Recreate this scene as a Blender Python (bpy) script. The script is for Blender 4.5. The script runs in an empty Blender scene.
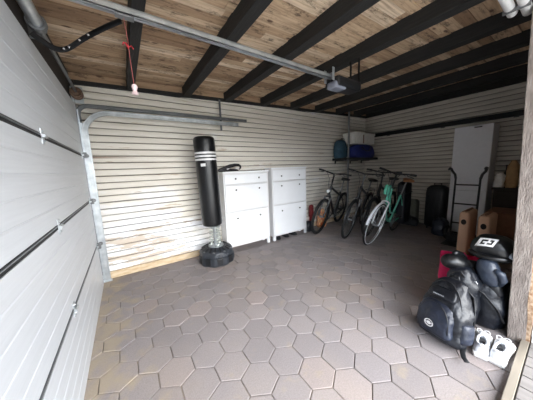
import bpy, bmesh, math, random
from mathutils import Vector, Matrix, noise
random.seed(7)
C = bpy.context.scene.collection
PI = math.pi
V = Vector

# ------------------------------------------------------------------ materials
def lin(c):
    return tuple(((v / 255) / 12.92 if v / 255 <= 0.04045 else ((v / 255 + 0.055) / 1.055) ** 2.4) for v in c) + (1,)

def nn(nt, t, **kw):
    n = nt.nodes.new(t)
    for k, v in kw.items():
        setattr(n, k, v)
    return n

def mat(name, col, rough=0.6, metal=0.0, var=0.12, scale=18.0, bump=0.0, bscale=60.0, col2=None, emit=None, spec=0.5, stretch=None):
    m = bpy.data.materials.new(name); m.use_nodes = True
    nt = m.node_tree; b = nt.nodes['Principled BSDF']
    b.inputs['Roughness'].default_value = rough
    b.inputs['Metallic'].default_value = metal
    b.inputs['Specular IOR Level'].default_value = spec
    tc = nn(nt, 'ShaderNodeTexCoord')
    mp = nn(nt, 'ShaderNodeMapping')
    nt.links.new(tc.outputs['Object'], mp.inputs[0])
    if stretch: mp.inputs['Scale'].default_value = stretch
    ns = nn(nt, 'ShaderNodeTexNoise'); ns.inputs['Scale'].default_value = scale; ns.inputs['Detail'].default_value = 5
    nt.links.new(mp.outputs[0], ns.inputs['Vector'])
    cr = nn(nt, 'ShaderNodeValToRGB')
    c = lin(col)
    if col2 is None:
        a = tuple(max(0, x * (1 - var)) for x in c[:3]) + (1,); d = tuple(min(1, x * (1 + var)) for x in c[:3]) + (1,)
    else:
        a, d = c, lin(col2)
    cr.color_ramp.elements[0].position = 0.35; cr.color_ramp.elements[0].color = a
    cr.color_ramp.elements[1].position = 0.65; cr.color_ramp.elements[1].color = d
    nt.links.new(ns.outputs['Fac'], cr.inputs[0]); nt.links.new(cr.outputs[0], b.inputs['Base Color'])
    if bump:
        n2 = nn(nt, 'ShaderNodeTexNoise'); n2.inputs['Scale'].default_value = bscale; n2.inputs['Detail'].default_value = 4
        nt.links.new(mp.outputs[0], n2.inputs['Vector'])
        bp = nn(nt, 'ShaderNodeBump'); bp.inputs['Strength'].default_value = bump; bp.inputs['Distance'].default_value = 0.012
        nt.links.new(n2.outputs['Fac'], bp.inputs['Height']); nt.links.new(bp.outputs[0], b.inputs['Normal'])
    return m

def math_node(nt, op, a, b=None, c=None, clamp=False):
    n = nn(nt, 'ShaderNodeMath', operation=op); n.use_clamp = clamp
    for i, v in enumerate((a, b, c)):
        if v is None: continue
        if isinstance(v, (int, float)): n.inputs[i].default_value = v
        else: nt.links.new(v, n.inputs[i])
    return n.outputs[0]

def ramp(nt, src, stops):
    r = nn(nt, 'ShaderNodeValToRGB')
    el = r.color_ramp.elements
    while len(el) > 1: el.remove(el[-1])
    el[0].position = stops[0][0]; el[0].color = stops[0][1]
    for p, c in stops[1:]:
        e = el.new(p); e.color = c
    nt.links.new(src, r.inputs[0]); return r.outputs[0]

def mixc(nt, fac, a, b):
    n = nn(nt, 'ShaderNodeMix', data_type='RGBA')
    if isinstance(fac, (int, float)): n.inputs[0].default_value = fac
    else: nt.links.new(fac, n.inputs[0])
    for i, v in ((6, a), (7, b)):
        if isinstance(v, tuple): n.inputs[i].default_value = v
        else: nt.links.new(v, n.inputs[i])
    return n.outputs[2]

def noise_node(nt, vec, scale, detail=5, stretch=(1, 1, 1), rough=0.55):
    mp = nn(nt, 'ShaderNodeMapping'); mp.inputs['Scale'].default_value = stretch
    nt.links.new(vec, mp.inputs[0])
    n = nn(nt, 'ShaderNodeTexNoise'); n.inputs['Scale'].default_value = scale; n.inputs['Detail'].default_value = detail
    n.inputs['Roughness'].default_value = rough
    nt.links.new(mp.outputs[0], n.inputs['Vector']); return n.outputs['Fac']

def base_nt(name, rough=0.7):
    m = bpy.data.materials.new(name); m.use_nodes = True
    nt = m.node_tree; b = nt.nodes['Principled BSDF']; b.inputs['Roughness'].default_value = rough
    g = nn(nt, 'ShaderNodeNewGeometry')
    return m, nt, b, g.outputs['Position']

# painted clapboard: cream paint, weathered and flaked off low down near the garage door
def siding_mat(name, along, flaking=True):
    m, nt, b, pos = base_nt(name, 0.55)
    sx = (0.35, 0.35, 3.0)
    n1 = noise_node(nt, pos, 5, 6, sx)
    n2 = noise_node(nt, pos, 2.2, 5, (0.5, 0.5, 1.6))
    if flaking:
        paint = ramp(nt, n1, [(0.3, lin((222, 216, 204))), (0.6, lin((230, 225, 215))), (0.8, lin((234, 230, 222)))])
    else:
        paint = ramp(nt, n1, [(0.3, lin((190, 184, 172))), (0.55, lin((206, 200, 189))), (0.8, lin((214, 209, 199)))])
    stain = ramp(nt, n2, [(0.42, (0, 0, 0, 1)), (0.75, (1, 1, 1, 1))])
    c = mixc(nt, math_node(nt, 'MULTIPLY', stain, 0.16), paint, lin((190, 176, 154)))
    if flaking:
        sp = nn(nt, 'ShaderNodeSeparateXYZ'); nt.links.new(pos, sp.inputs[0])
        mz = math_node(nt, 'SUBTRACT', 1.0, math_node(nt, 'DIVIDE', sp.outputs['Z'], 1.25), clamp=True)
        dx = math_node(nt, 'ABSOLUTE', math_node(nt, 'SUBTRACT', sp.outputs['X'], 0.25))
        mx = math_node(nt, 'SUBTRACT', 1.0, math_node(nt, 'DIVIDE', dx, 1.3), clamp=True)
        msk = math_node(nt, 'MULTIPLY', mz, mx)
        fl = noise_node(nt, pos, 4.2, 7, (0.45, 1, 3.2), 0.62)
        v = math_node(nt, 'ADD', fl, math_node(nt, 'MULTIPLY', msk, 0.27))
        # whiter tone towards the bottom, strongest near the garage door
        white = ramp(nt, math_node(nt, 'ADD', noise_node(nt, pos, 3, 5, (0.6, 1, 1.8)), math_node(nt, 'MULTIPLY', msk, 0.75)), [(0.60, (0, 0, 0, 1)), (0.80, (1, 1, 1, 1))])
        c = mixc(nt, white, c, lin((242, 243, 246)))
        bare = ramp(nt, v, [(0.665, (0, 0, 0, 1)), (0.70, (1, 1, 1, 1))])
        c = mixc(nt, math_node(nt, 'MULTIPLY', bare, 0.75), c, lin((190, 172, 148)))
        # rust run below the door hinge height
        dz = math_node(nt, 'ABSOLUTE', math_node(nt, 'SUBTRACT', sp.outputs['Z'], 1.603))
        r1 = math_node(nt, 'LESS_THAN', dz, 0.012)
        r2 = math_node(nt, 'SUBTRACT', 1.0, math_node(nt, 'DIVIDE', math_node(nt, 'ADD', sp.outputs['X'], 0.36), 0.62), clamp=True)
        c = mixc(nt, math_node(nt, 'MULTIPLY', r1, math_node(nt, 'MULTIPLY', r2, 0.9)), c, lin((120, 84, 56)))
        bp = nn(nt, 'ShaderNodeBump'); bp.inputs['Strength'].default_value = 0.5; bp.inputs['Distance'].default_value = 0.004
        bp.invert = True
        nt.links.new(bare, bp.inputs['Height']); nt.links.new(bp.outputs[0], b.inputs['Normal'])
    nt.links.new(c, b.inputs['Base Color'])
    return m

M = {}
M['siding'] = siding_mat('painted_siding', 'x')
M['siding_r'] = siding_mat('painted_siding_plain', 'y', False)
M['backing'] = mat('groove_shade_backing', (104, 97, 88), 0.9, var=.1, scale=5)  # darkened so the siding grooves read as shaded
M['plinth'] = mat('bare_kickboard', (186, 162, 130), 0.8, var=0.15, scale=8, col2=(210, 192, 164), stretch=(1, 1, 4), bump=0.3)

# paving: colour per paver from an attribute
def paver_mat():
    m, nt, b, pos = base_nt('hexagonal_concrete_pavers', 0.82)
    at = nn(nt, 'ShaderNodeAttribute'); at.attribute_name = 'tone'
    base = ramp(nt, at.outputs['Fac'], [(0.0, lin((137, 131, 132))), (0.5, lin((145, 139, 140))), (0.85, lin((151, 144, 144))), (1.0, lin((155, 144, 142)))])
    fine = noise_node(nt, pos, 110, 4, rough=.75)
    big = noise_node(nt, pos, 1.1, 4)
    f = ramp(nt, fine, [(0.3, (0, 0, 0, 1)), (0.7, (1, 1, 1, 1))])
    c = mixc(nt, math_node(nt, 'MULTIPLY', f, 0.5), base, lin((98, 90, 88)))
    g = ramp(nt, big, [(0.45, (0, 0, 0, 1)), (0.7, (1, 1, 1, 1))])
    c = mixc(nt, math_node(nt, 'MULTIPLY', g, 0.25), c, lin((166, 148, 128)))
    # sand swept along the left edge of the garage
    sp = nn(nt, 'ShaderNodeSeparateXYZ'); nt.links.new(pos, sp.inputs[0])
    edge = math_node(nt, 'SUBTRACT', 1.0, math_node(nt, 'DIVIDE', math_node(nt, 'ADD', sp.outputs['X'], 0.36), 0.5), clamp=True)
    sand = ramp(nt, math_node(nt, 'ADD', noise_node(nt, pos, 6, 5), math_node(nt, 'MULTIPLY', edge, 0.28)), [(0.6, (0, 0, 0, 1)), (0.8, (1, 1, 1, 1))])
    c = mixc(nt, math_node(nt, 'MULTIPLY', sand, 0.5), c, lin((168, 152, 122)))
    nt.links.new(c, b.inputs['Base Color'])
    bp = nn(nt, 'ShaderNodeBump'); bp.inputs['Strength'].default_value = 0.7; bp.inputs['Distance'].default_value = 0.006
    nt.links.new(fine, bp.inputs['Height']); nt.links.new(bp.outputs[0], b.inputs['Normal'])
    return m
M['paver'] = paver_mat()
M['joint'] = mat('sandy_joints', (78, 70, 64), 0.95, col2=(150, 138, 124), scale=2.2)

def plank_mat():
    m, nt, b, pos = base_nt('old_ceiling_boards', 0.8)
    at = nn(nt, 'ShaderNodeAttribute'); at.attribute_name = 'tone'
    base = ramp(nt, at.outputs['Fac'], [(0.0, lin((148, 120, 94))), (0.4, lin((182, 154, 124))), (0.75, lin((205, 180, 150))), (1.0, lin((222, 202, 176)))])
    grain = noise_node(nt, pos, 26, 5, (0.09, 1.6, 1))
    c = mixc(nt, math_node(nt, 'MULTIPLY', ramp(nt, grain, [(0.42, (0, 0, 0, 1)), (0.68, (1, 1, 1, 1))]), 0.6), base, lin((120, 94, 72)))
    st = noise_node(nt, pos, 11, 9, (0.45, 1.2, 1), 0.78)
    c = mixc(nt, math_node(nt, 'MULTIPLY', ramp(nt, st, [(0.53, (0, 0, 0, 1)), (0.62, (1, 1, 1, 1))]), 0.8), c, lin((62, 46, 36)))
    kn = nn(nt, 'ShaderNodeTexVoronoi'); kn.inputs['Scale'].default_value = 5.5
    mp = nn(nt, 'ShaderNodeMapping'); mp.inputs['Scale'].default_value = (0.6, 1.3, 1); nt.links.new(pos, mp.inputs[0]); nt.links.new(mp.outputs[0], kn.inputs['Vector'])
    k = ramp(nt, kn.outputs['Distance'], [(0.07, (1, 1, 1, 1)), (0.13, (0, 0, 0, 1))])
    c = mixc(nt, math_node(nt, 'MULTIPLY', k, 0.85), c, lin((70, 40, 26)))
    nt.links.new(c, b.inputs['Base Color'])
    bp = nn(nt, 'ShaderNodeBump'); bp.inputs['Strength'].default_value = 0.4; bp.inputs['Distance'].default_value = 0.004
    nt.links.new(grain, bp.inputs['Height']); nt.links.new(bp.outputs[0], b.inputs['Normal'])
    return m
M['plank'] = plank_mat()
M['beam'] = mat('dark_stained_beam', (20, 20, 20), 0.8, scale=22, col2=(34, 33, 32), stretch=(3, 0.25, 3), bump=0.3)
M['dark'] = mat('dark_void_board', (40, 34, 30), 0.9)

def door_mat():
    m, nt, b, pos = base_nt('woodgrain_white_steel', 0.42)
    g = noise_node(nt, pos, 40, 4, (1, 0.06, 1.6))
    c = mixc(nt, g, lin((186, 190, 194)), lin((206, 209, 213)))
    nt.links.new(c, b.inputs['Base Color'])
    bp = nn(nt, 'ShaderNodeBump'); bp.inputs['Strength'].default_value = 0.35; bp.inputs['Distance'].default_value = 0.003
    nt.links.new(g, bp.inputs['Height']); nt.links.new(bp.outputs[0], b.inputs['Normal'])
    return m
M['door'] = door_mat()
M['galv'] = mat('galvanised_steel', (176, 182, 186), 0.38, 0.75, scale=14, col2=(202, 207, 210))
M['galv_dull'] = mat('dull_galvanised_steel', (116, 118, 120), 0.5, 0.6, scale=14)
M['rust'] = mat('rusty_steel', (84, 62, 50), 0.75, 0.4, scale=30, col2=(130, 108, 92))
M['black'] = mat('black_plastic', (24, 25, 28), 0.45)
M['black_metal'] = mat('black_steel', (20, 20, 22), 0.35, 0.3)
M['seal'] = mat('black_rubber_seal', (28, 29, 31), 0.7)
M['seal_grey'] = mat('grey_seam_strip', (120, 124, 128), 0.4, 0.5)
M['vinyl'] = mat('black_vinyl', (17, 18, 20), 0.33, bump=0.15, bscale=25)
M['white'] = mat('white_lacquer', (238, 240, 242), 0.35, var=0.02, scale=4)
M['white_side'] = mat('white_frame_lacquer', (228, 228, 228), 0.45, var=0.02, scale=4)
M['white_print'] = mat('white_print', (225, 225, 225), 0.5, var=0.03)
M['white_plastic'] = mat('white_plastic', (225, 226, 226), 0.4, var=0.04)
M['fridge'] = mat('white_enamel', (222, 222, 226), 0.4, var=0.02)
M['tyre'] = mat('tyre_rubber', (15, 15, 16), 0.8, bump=0.3, bscale=120)
M['gloss_black'] = mat('gloss_black_frame', (14, 14, 17), 0.3)
M['mint'] = mat('mint_green_frame', (92, 186, 160), 0.3, var=0.05)
M['chrome'] = mat('polished_alloy', (205, 207, 210), 0.25, 0.85, var=0.04)
M['fender_white'] = mat('white_mudguard', (222, 226, 230), 0.35, var=0.03)
M['tan_leather'] = mat('tan_leather', (170, 112, 66), 0.5)
M['orange'] = mat('orange_patterned_fabric', (214, 96, 40), 0.7, scale=22, col2=(238, 190, 130))
M['red'] = mat('reflection_red', (120, 30, 32), 0.5)
M['red_cord'] = mat('red_cord', (170, 40, 48), 0.7)
M['navy'] = mat('dark_navy_nylon', (30, 36, 50), 0.42, var=0.3, scale=14, bump=1.0, bscale=16)
M['charcoal'] = mat('charcoal_nylon', (20, 23, 30), 0.4, var=0.3, scale=14, bump=1.0, bscale=15)
M['slate'] = mat('blue_grey_leatherette', (52, 59, 72), 0.3, var=0.2, scale=12, bump=0.7, bscale=16)
M['blue'] = mat('royal_blue_fabric', (32, 44, 116), 0.65, var=0.2, scale=12, bump=0.4, bscale=25)
M['teal'] = mat('teal_fabric', (44, 76, 94), 0.7, var=0.2, scale=12, bump=0.3, bscale=25)
M['pale_box'] = mat('pale_carton', (232, 232, 228), 0.7, var=0.06)
M['pink'] = mat('magenta_felt', (206, 30, 92), 0.75, var=0.1, scale=14, bump=0.3, bscale=30)
M['tan_board'] = mat('tan_plywood', (196, 158, 132), 0.65, var=0.06, scale=6, stretch=(1, 1, 0.2))
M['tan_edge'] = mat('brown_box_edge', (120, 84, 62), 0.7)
M['hole'] = mat('dark_hand_hole', (24, 16, 14), 0.9)
M['post'] = mat('rough_weathered_timber', (128, 118, 112), 0.85, scale=14, col2=(160, 150, 142), stretch=(2, 2, 0.6), bump=0.8, bscale=60)
M['foam'] = mat('peeling_brown_render', (150, 112, 82), 0.9, scale=35, col2=(205, 182, 156), bump=1.0, bscale=30)
M['plaster'] = mat('white_plaster', (225, 226, 226), 0.8, var=0.04, bump=0.2)
M['deck_edge'] = mat('beige_deck_edge', (126, 118, 106), 0.75, scale=9, var=0.12, stretch=(0.3, 2, 2))
M['deck'] = mat('grey_composite_deck', (122, 117, 114), 0.75, scale=14, var=0.1, stretch=(3, 0.2, 1), bump=0.2)
M['sneaker'] = mat('white_knit', (226, 228, 232), 0.65, var=0.05, scale=40, bump=0.3, bscale=160)
M['sole'] = mat('white_foam_sole', (232, 232, 230), 0.5, var=0.03)
M['lining'] = mat('grey_shoe_lining', (120, 122, 126), 0.8)
M['tanbag'] = mat('tan_canvas', (168, 132, 92), 0.8, var=0.12)
M['greenish'] = mat('grey_green_plastic', (120, 122, 110), 0.6)
M['ground'] = mat('light_outdoor_paving', (204, 200, 194), 0.9, scale=2, var=0.08)
M['coil'] = mat('pale_steel_spring', (196, 202, 196), 0.35, 0.7)
M['motor_grey'] = mat('grey_motor_cover', (122, 126, 138), 0.45)
M['wall_plain'] = mat('plain_painted_board', (196, 190, 180), 0.75)

# ------------------------------------------------------------------ mesh helpers
class MB:
    def __init__(s): s.v = []; s.f = []; s.t = []; s.tone = 0.5
    def add(s, vs, fs):
        o = len(s.v); s.v += [tuple(v) for v in vs]; s.f += [[i + o for i in f] for f in fs]; s.t += [s.tone] * len(fs); return s
    def box(s, a, b, M_=None):
        x0, y0, z0 = a; x1, y1, z1 = b
        vs = [V((x, y, z)) for x in (x0, x1) for y in (y0, y1) for z in (z0, z1)]
        if M_ is not None: vs = [M_ @ v for v in vs]
        return s.add(vs, [[0, 1, 3, 2], [4, 6, 7, 5], [0, 4, 5, 1], [2, 3, 7, 6], [0, 2, 6, 4], [1, 5, 7, 3]])
    def tube(s, pts, r, n=10, closed=False, caps=True, flat=None):
        pts = [V(p) for p in pts]; N = len(pts); rr = r if isinstance(r, (list, tuple)) else [r] * N
        rings = []; up = None
        for i, p in enumerate(pts):
            if closed: t = pts[(i + 1) % N] - pts[i - 1]
            elif i == 0: t = pts[1] - p
            elif i == N - 1: t = p - pts[i - 1]
            else: t = (pts[i + 1] - p).normalized() + (p - pts[i - 1]).normalized()
            t.normalize()
            if up is None:
                a = V((0, 0, 1)) if abs(t.z) < 0.9 else V((1, 0, 0)); up = (a - t * a.dot(t)).normalized()
            else:
                up = up - t * up.dot(t)
                up.normalize()
            sd = t.cross(up)
            fa, fb = flat if flat else (1, 1)
            rings.append([p + (up * math.sin(2 * PI * k / n) * fb + sd * math.cos(2 * PI * k / n) * fa) * rr[i] for k in range(n)])
        vs = [v for r_ in rings for v in r_]; fs = []
        for i in range(N if closed else N - 1):
            j = (i + 1) % N
            for k in range(n):
                l = (k + 1) % n
                fs.append([i * n + k, i * n + l, j * n + l, j * n + k])
        if caps and not closed:
            fs.append(list(range(n))[::-1]); fs.append([(N - 1) * n + k for k in range(n)])
        return s.add(vs, fs)
    def lathe(s, prof, n=32, M_=None, mod=None):
        vs = []; fs = []
        for (r, z) in prof:
            for k in range(n):
                a = 2 * PI * k / n; q = r * (mod(a, z) if mod else 1)
                v = V((q * math.cos(a), q * math.sin(a), z)); vs.append(M_ @ v if M_ is not None else v)
        for i in range(len(prof) - 1):
            for k in range(n):
                l = (k + 1) % n; fs.append([i * n + k, i * n + l, (i + 1) * n + l, (i + 1) * n + k])
        fs.append(list(range(n))[::-1]); fs.append([(len(prof) - 1) * n + k for k in range(n)])
        return s.add(vs, fs)
    def torus(s, c, R, r, ax1, ax2, n=40, m=8, a0=0, a1=2 * PI, flat=None):
        c = V(c); ax1 = V(ax1); ax2 = V(ax2); full = abs(a1 - a0 - 2 * PI) < 1e-6
        k = n if full else n + 1
        pts = [c + ax1 * R * math.cos(a0 + (a1 - a0) * i / n) + ax2 * R * math.sin(a0 + (a1 - a0) * i / n) for i in range(k)]
        return s.tube(pts, r, m, closed=full, flat=flat)
    def loft(s, secs, n=28, M_=None, wob=0.0, wf=6.0, seed=0):
        # secs: (cx, cy, cz, half_w(x), half_d(y), exponent); stacked along z
        if wob:
            fine = []; NS = len(secs)
            for i in range(NS - 1):
                p0, p1, p2, p3 = (secs[max(0, i - 1)], secs[i], secs[i + 1], secs[min(NS - 1, i + 2)])
                st = max(1, min(6, int(abs(p2[2] - p1[2]) / .012)))
                for k in range(st):
                    t = k / st; row = []
                    for a, b, c, d in zip(p0, p1, p2, p3):
                        v = 0.5 * (2 * b + (c - a) * t + (2 * a - 5 * b + 4 * c - d) * t * t + (3 * b - a - 3 * c + d) * t ** 3)
                        row.append(min(max(v, min(b, c) * (1 if b != c else 1)), max(b, c) * 1.0) if True else v)
                    fine.append(tuple(row))
            fine.append(secs[-1]); secs = fine
        vs = []; fs = []
        for (cx, cy, cz, w, d, e) in secs:
            for k in range(n):
                a = 2 * PI * k / n; ca, sa = math.cos(a), math.sin(a)
                v = V((cx + w * math.copysign(abs(ca) ** (2 / e), ca), cy + d * math.copysign(abs(sa) ** (2 / e), sa), cz))
                if wob:
                    q = noise.noise(v * wf + V((seed, seed * 1.7, 0)))
                    q2 = noise.noise(v * wf * 2.7 + V((seed + 9, 0, 3)))
                    dr = V((v.x - cx, v.y - cy, 0)); 
                    if dr.length > 1e-5: dr.normalize()
                    v = v + dr * (q + 0.5 * q2) * wob
                vs.append(M_ @ v if M_ is not None else v)
        N = len(secs)
        for i in range(N - 1):
            for k in range(n):
                l = (k + 1) % n; fs.append([i * n + k, i * n + l, (i + 1) * n + l, (i + 1) * n + k])
        fs.append(list(range(n))[::-1]); fs.append([(N - 1) * n + k for k in range(n)])
        return s.add(vs, fs)
    def build(s, name, m, parent=None, smooth=False, bevel=0, sub=0, loc=None):
        me = bpy.data.meshes.new(name); me.from_pydata(s.v, [], s.f); me.update()
        if not smooth is False:
            me.polygons.foreach_set('use_smooth', [True] * len(me.polygons))
        bmm = bmesh.new(); bmm.from_mesh(me); bmesh.ops.recalc_face_normals(bmm, faces=bmm.faces); bmm.to_mesh(me); bmm.free()
        if smooth == 'auto':
            me.set_sharp_from_angle(angle=math.radians(38))
        if len(set(s.t)) > 1 or (s.t and s.t[0] != 0.5):
            at = me.attributes.new('tone', 'FLOAT', 'FACE'); at.data.foreach_set('value', s.t)
        me.materials.append(m if not isinstance(m, str) else M[m])
        o = bpy.data.objects.new(name, me); C.objects.link(o)
        if parent: o.parent = parent
        if loc: o.location = loc
        if bevel:
            b = o.modifiers.new('bevel', 'BEVEL'); b.width = bevel; b.segments = 2; b.limit_method = 'ANGLE'
        if sub:
            b = o.modifiers.new('sub', 'SUBSURF'); b.levels = sub; b.render_levels = sub
        return o

def tag(o, label=None, cat=None, group=None, kind=None):
    if label: o['label'] = label
    if cat: o['category'] = cat
    if group: o['group'] = group
    if kind: o['kind'] = kind
    return o

def empty(name, loc, rz=0.0, rx=0.0):
    o = bpy.data.objects.new(name, None); C.objects.link(o); o.location = loc; o.rotation_euler = (rx, 0, rz)
    o.empty_display_size = 0.1
    return o

def struct(o, label, cat):
    return tag(o, label, cat, kind='structure')

def dup(root, label, group=None):
    r = root.copy(); C.objects.link(r)
    r['label'] = label
    for ch in list(root.children):
        c = ch.copy(); C.objects.link(c); c.parent = r
        for g in list(ch.children):
            d = g.copy(); C.objects.link(d); d.parent = c
    return r

# ------------------------------------------------------------------ setting
XL, XR, YB, YF = -0.36, 5.65, 3.43, 0.10
SL = 0.034
def zb(x): return 2.44 + SL * (x - XL)          # underside of the beams
BD = 0.13                                        # beam depth

# floor of hexagonal pavers
def floor():
    base = MB(); b = MB()
    b.v = []; gap = 0.0028; pit = 0.2245; row = pit * math.sqrt(3) / 2
    cx0, cy0 = 0.832, 1.066
    mb = MB()
    for j in range(-9, 16):
        for i in range(-9, 27):
            cx = cx0 + (i + (0.5 if j % 2 else 0)) * pit; cy = cy0 + j * row
            if cx < XL - 0.15 or cx > XR + .15 or cy < -0.75 or cy > YB + .15: continue
            R = (pit / 2 - gap) / math.cos(PI / 6)
            mb.tone = random.random()
            dz = random.uniform(-.0015, .0015); tx = random.uniform(-.006, .006); ty = random.uniform(-.006, .006); an = random.uniform(-.012, .012)
            rings = []
            for (rr, z) in ((R, -0.02), (R, -0.003), (R - 0.0035, 0.0)):
                rings.append([(cx + rr * math.sin(PI / 3 * k + an), cy + rr * math.cos(PI / 3 * k + an), z + dz + tx * rr * math.sin(PI / 3 * k) + ty * rr * math.cos(PI / 3 * k)) for k in range(6)])
            vs = [v for r in rings for v in r]; fs = []
            for q in range(2):
                for k in range(6):
                    l = (k + 1) % 6; fs.append([q * 6 + k, q * 6 + l, (q + 1) * 6 + l, (q + 1) * 6 + k])
            fs.append([12 + k for k in range(6)])
            mb.add(vs, fs)
    o = mb.build('floor', 'paver')
    struct(o, 'grey hexagonal concrete paving covering the garage floor', 'floor')
    j = MB().box((XL - .2, -0.8, -0.03), (XR + .2, YB + .2, -0.0085)).build('joint_sand', 'joint', o)
floor()
g = MB().box((-8, -9, -0.12), (9, -0.75, -0.01)).build('ground', 'ground'); struct(g, 'light paving outside the open side of the garage', 'ground')

# clapboard walls: profile repeated
def siding(name, p0, d, n_in, length, ztop, m, label, pitch=0.0855, z0=0.0, thick=0.10):
    # p0 start, d unit dir along the wall, n_in inward normal
    p0, d, n_in = V(p0), V(d), V(n_in)
    prof = []
    z = z0; zmax = ztop
    while z < zmax:
        for t, off in ((0.0, -0.026), (0.035, -0.026), (0.055, -0.008), (0.15, -0.003), (0.5, 0.0), (0.80, -0.003), (0.90, -0.008), (0.925, -0.026)):
            prof.append((min(z + t * pitch, zmax), off))
        z += pitch
    segs = 24
    vs = []; fs = []
    for i in range(segs + 1):
        for (zz, off) in prof:
            s_ = length * i / segs
            w = noise.noise(V((s_ * 1.3, zz * 3.0, p0.x))) * 0.003
            vs.append(p0 + d * s_ + n_in * (off + w) + V((0, 0, zz + noise.noise(V((s_ * .9, 4.2, zz // pitch))) * 0.003)))
    k = len(prof)
    for i in range(segs):
        for j in range(k - 1):
            if prof[j][1] < -.02 and prof[j + 1][1] < -.02: continue       # open joint between boards
            fs.append([i * k + j, (i + 1) * k + j, (i + 1) * k + j + 1, i * k + j + 1])
    cl = MB().add(vs, fs); mb = MB()
    # solid board behind the cladding, its dark tone standing in for groove shade
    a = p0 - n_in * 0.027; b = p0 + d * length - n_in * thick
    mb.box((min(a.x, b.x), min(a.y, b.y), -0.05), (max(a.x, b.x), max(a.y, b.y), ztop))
    o = cl.build(name, m); struct(o, label, 'wall'); mb.build('groove_shade_board', 'backing', o); return o
siding('wall_back', (XL - .1, YB, 0), (1, 0, 0), (0, -1, 0), XR - XL + .3, 2.86, 'siding', 'cream painted clapboard wall behind the punch bag, paint flaking low down')
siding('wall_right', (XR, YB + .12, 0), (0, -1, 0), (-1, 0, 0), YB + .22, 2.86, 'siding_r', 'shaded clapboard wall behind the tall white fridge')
# plinth board along the back wall
mb = MB(); mb.box((XL, YB - 0.035, 0), (1.25, YB + 0.0, 0.09)); mb.box((1.256, YB - 0.03, 0), (XR, YB, 0.10))
struct(mb.build('baseboard_back', 'plinth', bevel=.004), 'bare tan kickboard along the foot of the back wall', 'baseboard')
# left wall over and beside the garage door
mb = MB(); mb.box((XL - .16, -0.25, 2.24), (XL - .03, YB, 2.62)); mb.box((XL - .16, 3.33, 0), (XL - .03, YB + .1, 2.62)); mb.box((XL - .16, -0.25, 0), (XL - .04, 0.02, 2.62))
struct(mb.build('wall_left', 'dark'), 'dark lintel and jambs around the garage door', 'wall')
# front wall right of the opening
mb = MB(); mb.box((2.5, -0.06, -0.02), (XR + .1, 0.10, 2.72))
struct(mb.build('wall_front', 'wall_plain'), 'wall closing the dark right end of the garage', 'wall')
mb = MB()
for i in range(30):
    z = 0.04 + i * 0.09
    mb.box((2.36, -0.12 , z - .045), (2.50, 0.076 + 0.038 * z, z + .045))
struct(mb.build('trim_1', 'plaster'), 'white plastered jamb beside the rough timber post', 'trim')

# post: rough sawn timber, leaning slightly inward
mb = MB(); secs = 24
for i in range(secs):
    pass
def post_box(mb, x0, x1, y0, y1, z1, seg=40, wob=0.003):
    vs = []; fs = []
    for i in range(seg + 1):
        z = z1 * i / seg; l = 0.038 * z
        for (x, y) in ((x0, y0), (x1, y0), (x1, y1), (x0, y1)):
            q = noise.noise(V((x * 9, y * 9, z * 5))) * wob; q2 = noise.noise(V((x * 7 + 4, y * 7, z * 7))) * wob
            vs.append((x + q, y + l + q2, z))
    for i in range(seg):
        for k in range(4):
            a = (k + 1) % 4; fs.append([i * 4 + k, i * 4 + a, (i + 1) * 4 + a, (i + 1) * 4 + k])
    fs.append([3, 2, 1, 0]); fs.append([seg * 4 + k for k in range(4)])
    mb.add(vs, fs)
post_box(mb, 2.35, 2.50, 0.100, 0.195, 2.46)
po = mb.build('timber_post', 'post', bevel=.004)
tag(po, 'rough grey-brown timber post at the right side of the open garage front', 'post')
mb = MB(); post_box(mb, 2.352, 2.50, 0.078, 0.102, 2.46, 60, 0.012)
struct(mb.build('trim_2', 'foam'), 'crumbling brown filler strip beside the timber post', 'trim')

# ceiling boards running along x, on top of the beams
mb = MB(); y = -1.25; bw = 0.098  # unseen front overhang of boards and beams, lengthened to dim the near floor
def cz(x): return zb(x) + BD
while y < YB + 0.1:
    w = bw * random.uniform(.92, 1.06); x = -0.6 - random.random() * .8
    drop = random.choice([0, 0, 0.002, 0.004])
    while x < XR + .1:
        L = random.choice([1.4, 2.1, 2.1, 2.8]); x1 = x + L
        a, b_ = max(x, XL - .16), min(x1, XR + .1)
        if b_ > a:
            mb.tone = min(1, max(0, random.gauss(.55, .28)))
            d = drop + random.choice([0, .003]); y0, y1 = y + .003, y + w - .003
            vs = [(a, y0, cz(a) - d), (b_, y0, cz(b_) - d), (b_, y1, cz(b_) - d), (a, y1, cz(a) - d), (a, y0, cz(a) + .03), (b_, y0, cz(b_) + .03), (b_, y1, cz(b_) + .03), (a, y1, cz(a) + .03)]
            mb.add(vs, [[0, 1, 2, 3], [7, 6, 5, 4], [0, 4, 5, 1], [2, 6, 7, 3], [1, 5, 6, 2], [0, 3, 7, 4]])
        x = x1 + .002
    y += w
ce = mb.build('ceiling', 'plank'); struct(ce, 'old rough brown plank ceiling above the dark beams', 'ceiling')
mb = MB(); a, b_ = XL - .2, XR + .1
vs = [(a, -1.25, cz(a) + .032), (b_, -1.25, cz(b_) + .032), (b_, YB + .1, cz(b_) + .032), (a, YB + .1, cz(a) + .032)]
vs += [(p[0], p[1], p[2] + .05) for p in vs]
mb.add(vs, [[0, 1, 2, 3], [7, 6, 5, 4], [0, 4, 5, 1], [2, 6, 7, 3], [1, 5, 6, 2], [0, 3, 7, 4]])
mb.build('roof_deck', 'dark', ce)

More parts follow.
